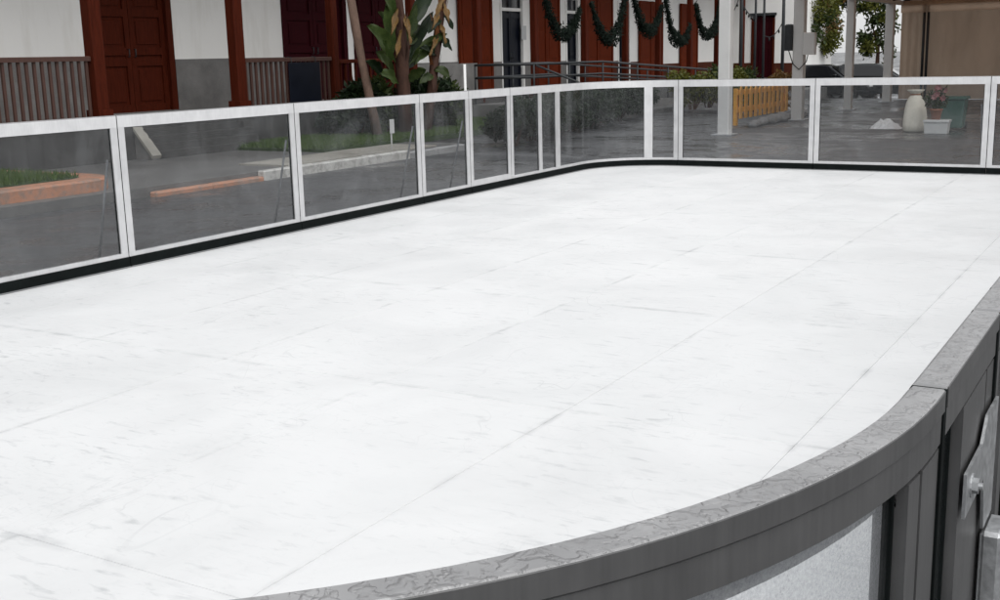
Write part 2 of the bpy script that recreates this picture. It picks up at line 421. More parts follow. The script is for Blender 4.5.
for i in range(-7, 3):
    for j in range(-4, 6):
        x0, y0 = -1.25+i*PW, 6.53+j*PL
        sq = [(x0+gap, y0+gap), (x0+PW-gap, y0+gap), (x0+PW-gap, y0+PL-gap), (x0+gap, y0+PL-gap)]
        c = clip(sq, OUT)
        if len(c) < 3: continue
        ar = abs(sum(c[k][0]*c[(k+1) % len(c)][1]-c[(k+1) % len(c)][0]*c[k][1] for k in range(len(c))))/2
        if ar < 1e-4: continue
        dz = random.uniform(-.0005, 0)
        if ar > (PW-2*gap)*(PL-2*gap)-1e-6 and full is not None:
            inst('ice_panel', full, floor, (x0, y0, dz)); continue
        cx = sum(p[0] for p in c)/len(c); cy = sum(p[1] for p in c)/len(c); k = .0012
        def shrink(p):
            d = Vector((cx-p[0], cy-p[1])); l = d.length or 1; return (p[0]+d.x/l*k, p[1]+d.y/l*k)
        mb = MB(); mb.loft([[(p[0]-x0, p[1]-y0, -.021) for p in c], [(p[0]-x0, p[1]-y0, -.0008) for p in c], [(shrink(p)[0]-x0, shrink(p)[1]-y0, 0) for p in c]])
        me = mb.mesh('ice_panel', 'rink_white')
        if ar > (PW-2*gap)*(PL-2*gap)-1e-6: full = me
        inst('ice_panel', me, floor, (x0, y0, dz))

# ================================================================== RINK BARRIER
LW, LN, AR = YN-YS-2*RR, XR-XL-2*RR, pi/2*RR
def path(s):
    """inner face of the barrier, clockwise from the south end of the west side -> point, tangent"""
    T = 2*(LW+LN+2*AR); s %= T
    legs = [(LW, (XL, YS+RR), pi/2), (LN, (XL+RR, YN), 0), (LW, (XR, YN-RR), -pi/2), (LN, (XR-RR, YS), pi)]
    for L, st, a in legs:
        if s <= L: return Vector((st[0]+cos(a)*s, st[1]+sin(a)*s, 0)), Vector((cos(a), sin(a), 0))
        s -= L; e = Vector((st[0]+cos(a)*L, st[1]+sin(a)*L, 0))
        if s <= AR:
            c = e+Vector((sin(a), -cos(a), 0))*RR; b = a+pi/2-s/RR
            return c+Vector((cos(b), sin(b), 0))*RR, Vector((sin(b), -cos(b), 0))
        s -= AR
    return path(0)
def is_straight(s0, s1):
    return (path(s0)[1]-path(s1)[1]).length < 1e-4 and (path((s0+s1)/2)[1]-path(s0)[1]).length < 1e-4
def sweep(prof, s0, s1):
    n = 1 if is_straight(s0, s1) else max(2, int((s1-s0)/.045))
    rings = []
    for i in range(n+1):
        p, t = path(s0+(s1-s0)*i/n); nn = Vector((-t.y, t.x, 0))
        rings.append([tuple(p+nn*a+Vector((0, 0, z))) for a, z in prof])
    mb = MB(); mb.loft(rings); return mb
HB = 1.2
RAIL = [(.0, 1.105), (.0, 1.194), (.006, 1.2), (.0385, 1.2), (.0398, 1.1988), (.0398, 1.177), (.0365, 1.174), (.0365, 1.139), (.030, 1.135), (.0125, 1.135), (.0125, 1.105)]
SHADE_FACE = [(.0400, 1.177), (.0400, 1.1984), (.0406, 1.1984), (.0412, 1.1976), (.0412, 1.175), (.0382, 1.172), (.0382, 1.137), (.0300, 1.1338), (.0240, 1.1338), (.0240, 1.1347), (.0295, 1.1347), (.0370, 1.1382), (.0370, 1.1735)]  # added skin over the rail's outer face, carries the painted shade
RAILX = [(.0, 1.105), (.0, 1.194), (.006, 1.2), (.0385, 1.2), (.0398, 1.1988), (.0398, 1.177), (.0365, 1.174), (.0365, 1.139), (.030, 1.135), (.0125, 1.135), (.0125, 1.105)]
POSTP = lambda z0, z1: [(.001, z0), (.001, z1), (.038, z1), (.038, z0)]
GRP = 'clear panels of the rink barrier'
def module(s0, s1, label, posts=None, name='rink_barrier', cat='barrier', gate=False, brace=True, pole=None, br_end=True):
    g = .0085 if name == 'barrier_stub' or 'rain water' in label else .0045
    a, b = s0+g, s1-g; zs = 1.1975 if g < .005 else 1.1962
    pm = path((s0+s1)/2)[0]
    root = thing(name, label, cat, (pm.x, pm.y, 0), GRP if name == 'rink_barrier' else None)
    part('top_rail', sweep(RAIL, a, b), 'wet_aluminium', root)
    part('rail_shade_face', sweep(SHADE_FACE, a+.0005, b-.0005), 'shaded_aluminium', root)  # outer rail face with its shade put into the colour
    part('joint_shade', sweep([(.0015, .13), (.0015, zs), (.0402, zs), (.0402, .13)], s0-g+.0004, a-.0004), 'kick_black', root)  # black strip added across the open joint, stands in for its shade
    bz = .15 if gate else .116
    part('bottom_rail', sweep([(.001, .083), (.001, bz), (.037, bz), (.037, .083)], a, b), 'aluminium', root)
    k = part('kickboard', sweep([(-.012, .002), (-.012, .078), (-.008, .0825), (.036, .0825), (.036, .002)], a, b), 'kick_black', root)
    part('floor_strip', sweep([(-.026, .0005), (-.026, .004), (-.013, .009), (-.0125, .0005)], a, b), 'rubber_grey', root)  # narrow grey strip along the foot of the kickboard
    if posts is None: posts = [(a, .064), (b-.064, .064)]
    for pa, pw in posts:
        part('post', sweep([(.001, bz+.0005), (.001, 1.1045), (.021, 1.1045), (.021, bz+.0005)], pa, pa+pw), 'aluminium', root)
        part('outer_post', sweep([(.0213, bz+.0005), (.0213, 1.1040), (.0245, 1.1042), (.0245, 1.131), (.037, 1.131), (.037, bz+.0005)], pa+.001, pa+pw-.001), 'shaded_aluminium', root)  # outward half of the post, shade painted in as darker grey
    ps = sorted(posts); edges = [(ps[i][0]+ps[i][1], ps[i+1][0]) for i in range(len(ps)-1)]
    for e0, e1 in edges:
        if e1-e0 > .025: part('pane', sweep([(.014, bz+.001), (.014, 1.1345), (.020, 1.1345), (.020, bz+.001)], e0+.0005, e1-.0005), 'pane_glass', root)
        # dark glazing gaskets down both sides of the pane
        if e1-e0 > .08:
            for ee in (e0+.0006, e1-.0066): part('gasket', sweep([(.0130, bz+.002), (.0130, 1.133), (.0235, 1.133), (.0235, bz+.002)], ee, ee+.006), 'kick_black', root)
    if brace:
        p, t = path(b-.09); nn = Vector((-t.y, t.x, 0)); q = p+nn*.036
        mb = MB(); mb.tube([q+Vector((0, 0, .86)), p+nn*.26+Vector((0, 0, GZ+.035))], .010, 8); part('brace', mb, 'rubber_grey', root, True)
        mb = MB(); mb.tube([p+nn*.05+Vector((0, 0, GZ+.03)), p+nn*.32+Vector((0, 0, GZ+.03))], .018, 6); part('foot', mb, 'galvanised', root, True)
    if pole:
        p, t = path(pole); nn = Vector((-t.y, t.x, 0))
        mb = MB(); mb.tube([p+nn*.062+Vector((0, 0, .3)), p+nn*.062+Vector((0, 0, 1.50))], .016, 10); part('latch_pole', mb, 'white_metal', root, True)
    return root
sw = lambda y: y-(YS+RR)                           # west side
sn = lambda x: LW+AR+(x-(XL+RR))                   # north side
se = lambda y: LW+AR+LN+AR+((YN-RR)-y)             # east side, heading south
ss = lambda x: LW+AR+LN+AR+LW+AR+((XR-RR)-x)       # south side
module(sw(2.08), sw(4.17), 'straight barrier panel one before the orange kerb panel', brace=True)
module(sw(4.17), sw(6.26), 'barrier panel with the orange planter kerb behind its pane')
module(sw(6.26), sw(8.36), 'barrier panel with the pale stair string behind its pane')
module(sw(8.36), sw(10.43), 'barrier panel with green lawn and white kerb behind its pane')
module(sw(10.43), sw(11.44), 'narrow fixed barrier panel hinging the rink gate')
module(sw(11.44), sw(12.40), 'narrow rink gate with thick bottom frame and thin white pole', name='rink_gate', cat='gate', gate=True, brace=False, pole=sw(11.47))
e = sn(-6.13)
module(sw(12.40), e, 'curved corner barrier panel with four posts facing the dark hedge',
       posts=[(sw(12.40)+.0035, .064), (sw(13.13), .085), (sw(13.60), .12), (LW+1.12, .12), (e-.0675, .064)])
module(e, sn(-4.21), 'barrier panel with the orange picket fence behind its pane')
module(sn(-4.21), sn(-2.06), 'barrier panel with the cream sack behind its pane')
module(sn(-2.06), se(13.20), 'rounded corner barrier panel next to the cream sack panel')
yy = 13.20; k = 0
while yy > 3.9:
    y2 = yy-2.092
    if y2 < 2.2: y2 = 1.93
    module(se(yy), se(y2), 'straight barrier panel on the side opposite the white building', brace=False); yy = y2; k += 1
y_last = yy
if y_last > 1.95: module(se(y_last), se(1.93), 'short barrier panel before the hinge plate', brace=False)
# the stub pieces beside the camera: short post piece, hinge plate piece
module(se(1.93), se(1.745), 'short rail stub just past the hinge plate', posts=[(se(1.93)+.0085, .05), (se(1.745)-.0585, .05)], brace=False, name='barrier_stub')
st = module(se(1.745), se(1.314), 'short barrier stub carrying the galvanised hinge plate with a bolt', brace=False, name='barrier_stub',
            posts=[(se(1.745)+.0085, .064), (se(1.665), .19), (se(1.3405), .017)])
# hinge plate with bolt
xo = XR+.0425
mb = MB()
outl = [(1.47, 1.045), (1.60, 1.045), (1.64, 1.075), (1.74, 1.075), (1.74, .90), (1.66, .90), (1.63, .985), (1.47, .985)]
mb.loft([[(xo, y, z) for y, z in outl], [(xo+.004, y, z) for y, z in outl]])
hp = part('hinge_plate', mb, 'galvanised', st)
mb = MB()
for rr, x0, x1, n in ((.016, xo+.004, xo+.006, 16), (.0105, xo+.006, xo+.013, 6), (.005, xo+.013, xo+.018, 10)):
    mb.loft([[(x, 1.515+rr*cos(2*pi*q/n+.3), 1.016+rr*sin(2*pi*q/n+.3)) for q in range(n)] for x in (x0, x1)])
bolt = part('bolt', mb, 'galvanised', hp, base=st.location)
mb = MB(); mb.box(xo, xo+.03, 1.66, 1.74, .35, .895, .006); part('hinge_bar', mb, 'galvanised', st)
e2 = ss(-2.2)
module(se(1.314), e2, 'curved near corner barrier panel with rain water on its rail', brace=False,
       posts=[(se(1.314)+.0085, .082), (se(1.216), .040), (e2-.0685, .064)])
module(e2, ss(-4.3), 'end barrier panel next to the rain wet corner', brace=False)
module(ss(-4.3), ss(-6.1), 'end barrier panel two along from the rain wet corner', brace=False)
Ttot = 2*(LW+LN+2*AR)
module(ss(-6.1), Ttot+sw(2.08), 'rounded corner barrier panel of the end away from the building steps', brace=False)

# ================================================================== LONG WHITE BUILDING
XW, XV = -17.0, -15.0          # wall face, veranda front
Bl = thing('long_building', 'long white building with dark red doors, veranda posts and railing', 'building', (XW, 16, SW))
BB = tuple(Bl.location)
def bpart(name, boxes, mat, parent=None, b=0.0, smooth=False):
    mb = MB()
    for q in boxes: mb.box(*q, b) if b else mb.box(*q)
    return part(name, mb, mat, parent or Bl, smooth, BB)
ZT = 6.0
Y0, Y1 = -2.0, 47.0
py_ = lambda px: yx(px, XW)
# openings (y0, y1, ztop, kind)
doors = [(py_(89), py_(173), 3.3, 'brown'), (py_(283), py_(347), 3.3, 'maroon'), (py_(354), py_(402), 3.3, 'maroon'),
         (py_(500.5), py_(523.5), 3.35, 'navy'), (py_(565.5), py_(578.5), 3.35, 'navy'), (py_(617.5), py_(629.5), 3.35, 'navy')]
FZ = .72
prev = Y0
wi = 0
for (a, b, zt, kd) in doors+[(Y1, None, 0, None)]:
    bpart('wall', [(XW-.35, XW, prev, a, SW, ZT)], 'stucco_stained' if wi < 2 else 'stucco_white'); wi += 1
    if b is None: break
    bpart('wall', [(XW-.35, XW-.001, a, b, zt, ZT)], 'stucco_white')
    fl = FZ if a < 25 else .5
    dm = {'brown': 'wood_brown', 'maroon': 'wood_maroon', 'navy': 'navy_paint'}[kd]
    # frame, two leaves, recessed panels
    fr = .14 if kd != 'navy' else .07
    fm = dm if kd != 'navy' else 'stucco_white'
    bpart('door_frame', [(XW-.10, XW+.035, a, a+fr, fl, zt), (XW-.10, XW+.035, b-fr, b, fl, zt), (XW-.10, XW+.030, a+fr, b-fr, zt-fr, zt)], fm)
    mid = (a+b)/2
    for l0, l1 in ((a+fr, mid-.006), (mid+.006, b-fr)):
        lf = bpart('door_leaf', [(XW-.14, XW-.085, l0, l1, fl, zt-fr)], dm)
        w = l1-l0; st_ = .11 if kd != 'navy' else .07
        # raised stiles and rails leaving sunk panels
        rails = [fl, fl+.85, fl+1.05, fl+1.75, zt-fr-.12] if kd != 'navy' else [fl, fl+.8, zt-fr-.62, zt-fr-.05]
        bpart('stile', [(XW-.085, XW-.05, l0, l0+st_, fl, zt-fr), (XW-.085, XW-.05, l1-st_, l1, fl, zt-fr)], dm, lf)
        for rz in rails[:-1]:
            bpart('door_rail', [(XW-.085, XW-.052, l0+st_, l1-st_, rz, rz+.14)], dm, lf)
        hy = l1-.07 if l1 < mid else l0+.07
        hm = MB(); hm.tube([(XW-.05, hy, fl+1.02), (XW-.005, hy, fl+1.02), (XW-.005, hy, fl+1.16), (XW-.05, hy, fl+1.16)], .011, 6); part('handle', hm, 'dark_metal', lf, True, BB)
        if kd != 'navy':
            for r1, r2 in zip(rails[:-1], rails[1:]):
                if r2-r1 > .4: bpart('door_panel', [(XW-.085, XW-.068, l0+st_+.06, l1-st_-.06, r1+.20, r2-.06)], dm, lf, .012)
    if kd == 'navy':
        bpart('transom', [(XW-.085, XW-.02, a+fr, b-fr, 2.86, 2.95)], 'stucco_white')
        bpart('transom_pane', [(XW-.084, XW-.06, a+fr, b-fr, 2.95, zt-fr)], 'dark_pane')
    bpart('door_step', [(XW-.34, XW+.06, a, b, SW, fl)], 'dado_stone')
    prev = b
# dado in stepped lengths between the doors
dz = [(Y0, doors[0][0], 1.70), (doors[0][1], doors[1][0], 1.68), (doors[2][1], py_(456), 1.47), (py_(491), doors[3][0]-.01, 1.44), (doors[3][1]+.01, doors[4][0]-.01, 1.40), (doors[4][1]+.01, doors[5][0]-.01, 1.34), (doors[5][1]+.01, 40.7, 1.29), (40.7, 46.95, 1.17)]
for i, (a, b, z) in enumerate(dz):
    bpart('dado', [(XW+.0005, XW+.045, a, b, SW, z)], 'dado_stone' if a < 31 else 'dado_brown')
# open red shutters
for p0, p1 in ((457, 490), (530.5, 557.5), (580.5, 610.5), (637.5, 660.5), (678.5, 695.5)):
    a, b = py_(p0), py_(p1); top = 3.40
    s_ = bpart('shutter', [(XW+.046, XW+.085, a, b, .55, top)], 'wood_red')
    n = 2
    for q in range(n):
        l0 = a+(b-a)*q/n; l1 = a+(b-a)*(q+1)/n
        bpart('stile', [(XW+.085, XW+.115, l0+.004, l0+.10, .55, top), (XW+.085, XW+.115, l1-.10, l1-.004, .55, top)], 'wood_red', s_)
        for z0, z1 in ((.70, 1.35), (1.5, 2.3), (2.45, top-.12)):
            bpart('shutter_panel', [(XW+.085, XW+.100, l0+.15, l1-.15, z0, z1)], 'wood_red', s_, .012)
bpart('notice', [(XW+.036, XW+.04, doors[3][1]-.16, doors[3][1]+.12, 2.05, 2.45)], 'box_white')
# veranda deck, posts, beam, roof
bpart('veranda_deck', [(XW+.046, XV+.25, Y0, 24.2, SW-.1, FZ-.04)], 'deck_stone')
bpart('veranda_deck', [(XW+.046, XV+.25, 24.2, 46.9, SW-.1, .48)], 'deck_stone')
vposts = [1.6, 4.4, 7.2, 10.0, 12.78, 16.0, 18.8, 21.6, 24.4, 27.3, 30.3, 33.1, 35.7, 38.5, 41.2, 44.0]
for i, y in enumerate(vposts):
    z0 = FZ-.04 if y < 24.3 else .48; w = .115 if y < 17 else .09
    o = bpart('veranda_post', [(XV-w, XV+w, y-w, y+w, z0, 4.55)], 'wood_brown', None, .02)
    bpart('post_base', [(XV-w-.03, XV+w+.03, y-w-.03, y+w+.03, z0, z0+.22)], 'wood_brown', o)
bpart('veranda_beam', [(XV-.11, XV+.11, Y0, 46.9, 4.55, 4.8)], 'wood_brown')
mb = MB(); mb.add([(XW, Y0, 5.4), (XV+.3, Y0, 4.8), (XV+.3, 46.9, 4.8), (XW, 46.9, 5.4), (XW, Y0, 5.52), (XV+.3, Y0, 4.92), (XV+.3, 46.9, 4.92), (XW, 46.9, 5.52)],
                  [(0, 3, 2, 1), (4, 5, 6, 7), (0, 1, 5, 4), (1, 2, 6, 5), (2, 3, 7, 6), (3, 0, 4, 7)])
part('veranda_roof', mb, 'stucco_white', Bl, False, BB)
mb = MB(); mb.add([(XW+.3, Y0-.3, ZT), (XW+.3, 47.2, ZT), (XW-4, 47.2, ZT+1.9), (XW-4, Y0-.3, ZT+1.9), (XW-8.3, Y0-.3, ZT), (XW-8.3, 47.2, ZT)], [(0, 1, 2, 3), (3, 2, 5, 4), (0, 3, 4), (1, 5, 2), (0, 4, 5, 1)])
part('roof', mb, 'roof_tile', Bl, False, BB)
bpart('back_wall', [(XW-8, XW-7.65, Y0, 47, SW, ZT)], 'stucco_white'); bpart('end_wall', [(XW-7.65, XW-.35, Y0, Y0+.3, SW, ZT)], 'stucco_white')
# railings of the veranda
bal = MB(); bal.box(-.024, .024, -.024, .024, 0, .92, .006); balm = bal.mesh('baluster', 'wood_grey')
balr = MB(); balr.box(-.024, .024, -.024, .024, 0, .92, .006); balrm = balr.mesh('baluster', 'wood_brown')
def railing(y0, y1, zt, mat, me, step=.135, gapz=FZ-.04):
    bpart('handrail', [(XV-.055, XV+.055, y0, y1, zt-.075, zt)], mat, None, .012)
    bpart('foot_rail', [(XV-.035, XV+.035, y0, y1, gapz+.06, gapz+.12)], mat)
    h = zt-.075-(gapz+.12); n = int((y1-y0)/step)
    for i in range(n):
        inst('baluster', me, Bl, (XV-BB[0], y0+(i+.5)*(y1-y0)/n-BB[1], gapz+.12-BB[2]), (0, 0, 0), (1, 1, h/.92))
railing(9.2, 12.66, 1.74, 'wood_grey', balm)
railing(16.13, 18.69, 1.66, 'wood_grey', balm); railing(18.92, 21.48, 1.6, 'wood_brown', balrm, .16)
# low rail right of the plants
bpart('veranda_parapet', [(XV-.06, XV+.06, 21.72, 24.28, FZ-.04, 1.44)], 'dado_stone')
# steps up to the brown door
ft = onz(166, 159, SW); hd = onx(128, 128, XV+.252)
sy0 = (ft.y+hd.y)/2-.08; sy1 = 15.86; run = ft.x-(XV+.252)
for i in range(4):
    z1 = SW+(FZ-.04-SW)*(4-i)/5
    bpart('stair_tread', [(XV+.252+run*i/4.4, XV+.252+run*(i+1)/4.4, sy0+.16, sy1, SW-.02, z1)], 'deck_stone')
for a, b in ((sy0, sy0+.155),):
    mb = MB(); prof = [(XV+.252, SW-.02), (XV+.252+run, SW-.02), (XV+.252+run, SW+.02), (XV+.252, hd.z-.06)]
    mb.loft([[(x, a, z) for x, z in prof], [(x, b, z) for x, z in prof]]); part('stair_string', mb, 'dado_stone', Bl, False, BB)
    mb = MB(); prof = [(XV+.252, hd.z-.058), (XV+.252+run, SW+.022), (XV+.252+run+.02, SW+.07), (XV+.252, hd.z)]
    mb.loft([[(x, a-.02, z) for x, z in prof], [(x, b+.02, z) for x, z in prof]]); part('stair_coping', mb, 'paving_stone', Bl, False, BB)

# navy signboard hung on the railing
sgn = thing('hanging_board', 'black blank board hung on the veranda railing', 'board', (XV+.09, 17.7, .9))
a, b = yx(284, XV), yx(315, XV)
mb = MB(); mb.box(XV+.07, XV+.10, a, b, .80, 1.56, .004); part('board', mb, 'navy_paint', sgn)
mb = MB()
for yq in (a+.1, b-.1): mb.tube([(XV+.085, yq, 1.555), (XV+.072, yq, 1.66), (XV-.02, yq, 1.672)], .008, 6)
part('hook', mb, 'dark_metal', sgn)
# white wing at the end
Wg = thing('end_wing', 'white gabled wing with a dark red arched door at the street end', 'building', (-15.5, 47, SW))
WB = tuple(Wg.location)
def wpart(name, boxes, mat, parent=None, b=0.0):
    mb = MB()
    for q in boxes: mb.box(*q, b)
    return part(name, mb, mat, parent or Wg, False, WB)
xe = ony(793, 30, 47).x; dx0, dx1 = ony(751.5, 30, 47).x, ony(775, 30, 47).x; dzt = ony(763, 17, 47).z
wpart('wall', [(XW-.35, dx0, 47.002, 53, -.6, 5.6)], 'stucco_white'); wpart('wall', [(dx1, xe, 47.002, 53, -.6, 5.6)], 'stucco_white')
wpart('wall', [(dx0, dx1, 47.004, 53, dzt+.14, 5.6)], 'stucco_white')
mb = MB(); pts = []
for k in range(9):
    t = k/8; pts.append((dx0+(dx1-dx0)*t, dzt-.10+.14*sin(pi*t)))
pl = [(dx0, SW)]+pts+[(dx1, SW)]
mb.loft([[(x, 47.10, z) for x, z in pl], [(x, 47.16, z) for x, z in pl]]); dr = part('door', mb, 'wood_maroon', Wg, False, WB)
for k in range(4):
    x = dx0+.08+(dx1-dx0-.16)*k/4; wpart('plank', [(x+.01, x+(dx1-dx0-.16)/4-.01, 47.07, 47.10, SW, dzt-.2)], 'wood_maroon', dr)
wpart('door_frame', [(dx0, dx0+.08, 46.97, 47.10, SW, dzt-.06), (dx1-.08, dx1, 46.97, 47.10, SW, dzt-.06)], 'wood_brown')
wpart('hood', [(dx0-.06, dx1+.06, 46.93, 47.0, dzt+.04, dzt+.14)], 'dark_metal')
wpart('dado', [(XW+.4, dx0-.01, 46.96, 47.0015, SW, 1.08)], 'dado_brown'); wpart('dado', [(dx1+.01, xe+.03, 46.96, 47.0015, SW, 1.05)], 'dado_brown')
mb = MB(); mb.add([(XW-.6, 46.7, 5.6), (xe+.3, 46.7, 5.6), (xe+.3, 53.3, 5.6), (XW-.6, 53.3, 5.6), (XW-.6, 50, 7), (xe+.3, 50, 7)], [(0, 1, 5, 4), (2, 3, 4, 5), (0, 4, 3), (1, 2, 5), (0, 3, 2, 1)])
part('roof', mb, 'roof_tile', Wg, False, WB)

# garland swags between the veranda posts
def garland(y0, y1, zt, zb, x, label):
    g = MB(); n = 1700; sk_ = random.uniform(-.22, .22); pw_ = random.uniform(1.7, 2.6)
    core = []
    for i in range(17):
        t = i/16; core.append((x, y0+(y1-y0)*t, zt-(zt-zb)*(1-abs(2*t-1-sk_)**pw_/(1+abs(sk_))**pw_)))
    for i in range(n):
        t = random.random(); yy_ = y0+(y1-y0)*t; z = zt-(zt-zb)*(1-abs(2*t-1-sk_)**pw_/(1+abs(sk_))**pw_)
        th = (.05+.17*(1-abs(2*t-1)))*(.7+.5*abs(sin(9*t+3*pw_))); a = random.uniform(0, 2*pi); r = th*sqrt(random.random())
        c = Vector((x+r*cos(a), yy_+random.uniform(-.06, .06), z+r*sin(a)))
        d = Vector((random.gauss(0, 1), random.gauss(0, 1), random.gauss(0, 1))).normalized(); e_ = d.orthogonal().normalized()
        L = random.uniform(.05, .11); w = .02
        g.add([c-e_*w, c+e_*w, c+d*L+e_*w*.3, c+d*L-e_*w*.3], [(0, 1, 2, 3)])
    root = thing('garland', label, 'garland', (x, (y0+y1)/2, zt), 'garlands on the veranda')
    c = MB(); c.tube(core, .05, 6); part('cord', c, 'garland_green', root, True); part('needles', g, 'garland_green', root)
gl = [(27.3, 30.3, 'dark green garland swag before the wide navy door shutters'), (30.3, 33.1, 'dark green garland swag hanging before the second navy door'), (33.1, 35.7, 'dark green garland swag hanging by the third shutter pair'),
      (35.7, 38.5, 'thick dark green garland swag before the narrow dark doorway'), (38.5, 41.2, 'dark green garland swag across the bare white wall')]
for q, (a, b, lb) in enumerate(gl):
    garland(a+.1, b-.1-(.9, .2, 0, .5, 0)[q]*.6, 3.5, 2.03+(.10, -.06, .22, -.10, .12)[q], XV+.17, lb)

# ================================================================== RAMP with handrails, low hedge
Rp = thing('ramp', 'dark concrete ramp with steel handrails leading to the veranda', 'ramp', (-13.6, 29, SW)); RB = tuple(Rp.location)
rx0, rx1 = -14.7, -13.0
mb = MB(); pr = [(23.6, SW-.05), (23.6, .47), (27.4, .47), (36.5, SW+.01), (36.5, SW-.05)]
mb.loft([[(rx0, y, z) for y, z in pr], [(rx1, y, z) for y, z in pr]]); part('ramp_slab', mb, 'dado_stone', Rp, False, RB)
for x in (rx0+.05, rx1-.05):
    for dz_ in (.92, .62):
        mb = MB(); mb.tube([(x, 23.7, .47+dz_), (x, 27.4, .47+dz_), (x, 36.3, SW+dz_-.02)], .028, 8); part('handrail', mb, 'dark_metal', Rp, True, RB)
    for y in (23.7, 25.5, 27.4, 29.6, 31.8, 34.0, 36.3):
        z = .47 if y <= 27.4 else .47+(SW-.47)*(y-27.4)/9.1
        mb = MB(); mb.tube([(x, y, z-.05), (x, y, z+.91)], .024, 8); part('handrail_post', mb, 'dark_metal', Rp, True, RB)
mb = MB(); 
for dz_ in (.92, .62): mb.tube([(rx0+.05, 23.7, .47+dz_), (rx1-.05, 23.7, .47+dz_)], .028, 8)
part('end_rail', mb, 'dark_metal', Rp, True, RB)
mb = MB(); mb.tube([(-13.0, 23.72, 1.36), (-12.2, 24.3, .95), (-11.7, 24.7, SW)], .026, 8); part('end_rail', mb, 'dark_metal', Rp, True, RB)

# ------------------------------------------------------------------ foliage builders
def leafcards(mb, c, r, n, size, flat=0.0, hollow=.35):
    for _ in range(n):
        d = Vector((random.gauss(0, 1), random.gauss(0, 1), random.gauss(0, 1))).normalized()
        p = Vector(c)+Vector((d.x*r[0], d.y*r[1], d.z*r[2]))*(hollow+(1-hollow)*random.random()**.5)
        a = Vector((random.gauss(0, 1), random.gauss(0, 1), random.gauss(0, 1)-flat)).normalized(); b = a.orthogonal().normalized()
        b.rotate(Matrix.Rotation(random.uniform(0, 2*pi), 3, a)); L = size*random.uniform(.6, 1.4); w = L*.24
        s_ = a.cross(b)
        mb.add([p, p+a*L*.45+b*w+s_*w*.2, p+a*L, p+a*L*.45-b*w+s_*w*.2], [(0, 1, 2, 3)])
def bush(name, label, loc, r, mat, n, size, group=None, lobes=6):
    root = thing(name, label, 'bush', loc, group)
    mb = MB(); st_ = MB()
    for _ in range(lobes):
        a = random.uniform(0, 2*pi); q = random.random()**.5*.75
        c = (cos(a)*q*r[0], sin(a)*q*r[1], r[2]*random.uniform(.45, 1.25)); k = random.uniform(.35, .6)
        leafcards(mb, c, (r[0]*k, r[1]*k, r[2]*k), n//lobes, size, 0, .2)
        st_.tube([(c[0]*.2, c[1]*.2, -.03), (c[0]*.6, c[1]*.6, c[2]*.55), c], [.02, .014, .006], 5)
    mb.build('foliage', mat, root); st_.build('stem', 'bark_brown', root)
    return root
def tree(name, label, base, h, tr, lobes, mat, n, size, bark='bark_brown', lean=(0, 0), group=None, mat2=None):
    root = thing(name, label, 'tree', base, group)
    t = MB(); top = Vector((lean[0], lean[1], h)); pts = [Vector((0, 0, -.1)), Vector((lean[0]*.3+random.uniform(-.05, .05), lean[1]*.3, h*.35)), Vector((lean[0]*.7, lean[1]*.7+.05, h*.7)), top]
    t.tube(pts, [tr*1.25, tr, tr*.8, tr*.5], 9)
    for c, r in lobes:
        c = Vector(c); p0 = pts[2].lerp(top, random.random()); t.tube([p0, p0.lerp(c, .5)+Vector((0, 0, .1)), c], [tr*.4, tr*.25, tr*.08], 6)
    t.build('trunk', bark, root, True)
    tot = sum(r[0]*r[1]*r[2] for _, r in lobes)
    mb = MB(); mb2 = MB()
    for c, r in lobes:
        k = int(n*r[0]*r[1]*r[2]/tot)
        for sub in range(7):
            d = Vector((random.gauss(0, 1), random.gauss(0, 1), random.gauss(0, 1))).normalized()
            cc = Vector(c)+Vector((d.x*r[0], d.y*r[1], d.z*r[2]))*.6
            leafcards(mb if (not mat2 or random.random() < .7) else mb2, cc, tuple(x*.5 for x in r), k//7, size, .1, .1)
    mb.build('crown', mat, root)
    if mat2 and mb2.v: mb2.build('crown', mat2, root)
    return root
# dark hedge at the corner
for k, yq in enumerate((18.6, 19.7, 21.1, 22.5, 23.9, 25.3, 26.7, 28.1)):
    bush('hedge_bush', 'dark low hedge bush beyond the curved barrier corner', (-10.7-.27*k, yq, GZ), (.66, .9, .54), 'leaf_dark', 3600, .10, 'hedge beyond the corner', 7)
# shrubs by the tent post and the picket fence
for (px, yq, rr, mt, lb) in ((693, 30, (.85, .75, .80), 'leaf_olive', 'yellow green shrub left of the wide white tent post'), (708, 31, (.65, .6, .72), 'leaf_mid', 'mid green shrub close beside the wide white tent post'),
                             (739, 29.5, (.65, .6, .80), 'leaf_olive', 'yellow green shrub behind the orange picket fence'), (757, 30.5, (.7, .6, .72), 'leaf_mid', 'mid green shrub before the arched door'),
                             (776, 31, (.65, .6, .66), 'leaf_dry', 'brownish shrub behind the far end of the picket fence')):
    p = ony(px, 70, yq); bush('shrub', lb, (p.x, p.y, GZ if p.x > KX else SW), rr, mt, 2200, .11, None, 7)
# plants in the lawn bed by the building
for (px, X, rr, mt, lb) in ((352, -13.9, (.6, .6, .60), 'leaf_dark', 'low dark bush at the foot of the leaning thin trunk'), (377, -13.7, (.7, .6, .72), 'leaf_mid', 'leafy bush between the thin trunk and banana trunk'),
                            (422, -13.6, (.6, .6, .66), 'leaf_dark', 'dark leafy bush between the two thick trunks'), (440, -13.6, (.65, .6, .62), 'leaf_mid', 'green bush at the foot of the shaggy rusty trunk')):
    y = yx(px, X); bush('garden_bush', lb, (X, y, SW+.04), rr, mt, 2400, .17, None, 8)

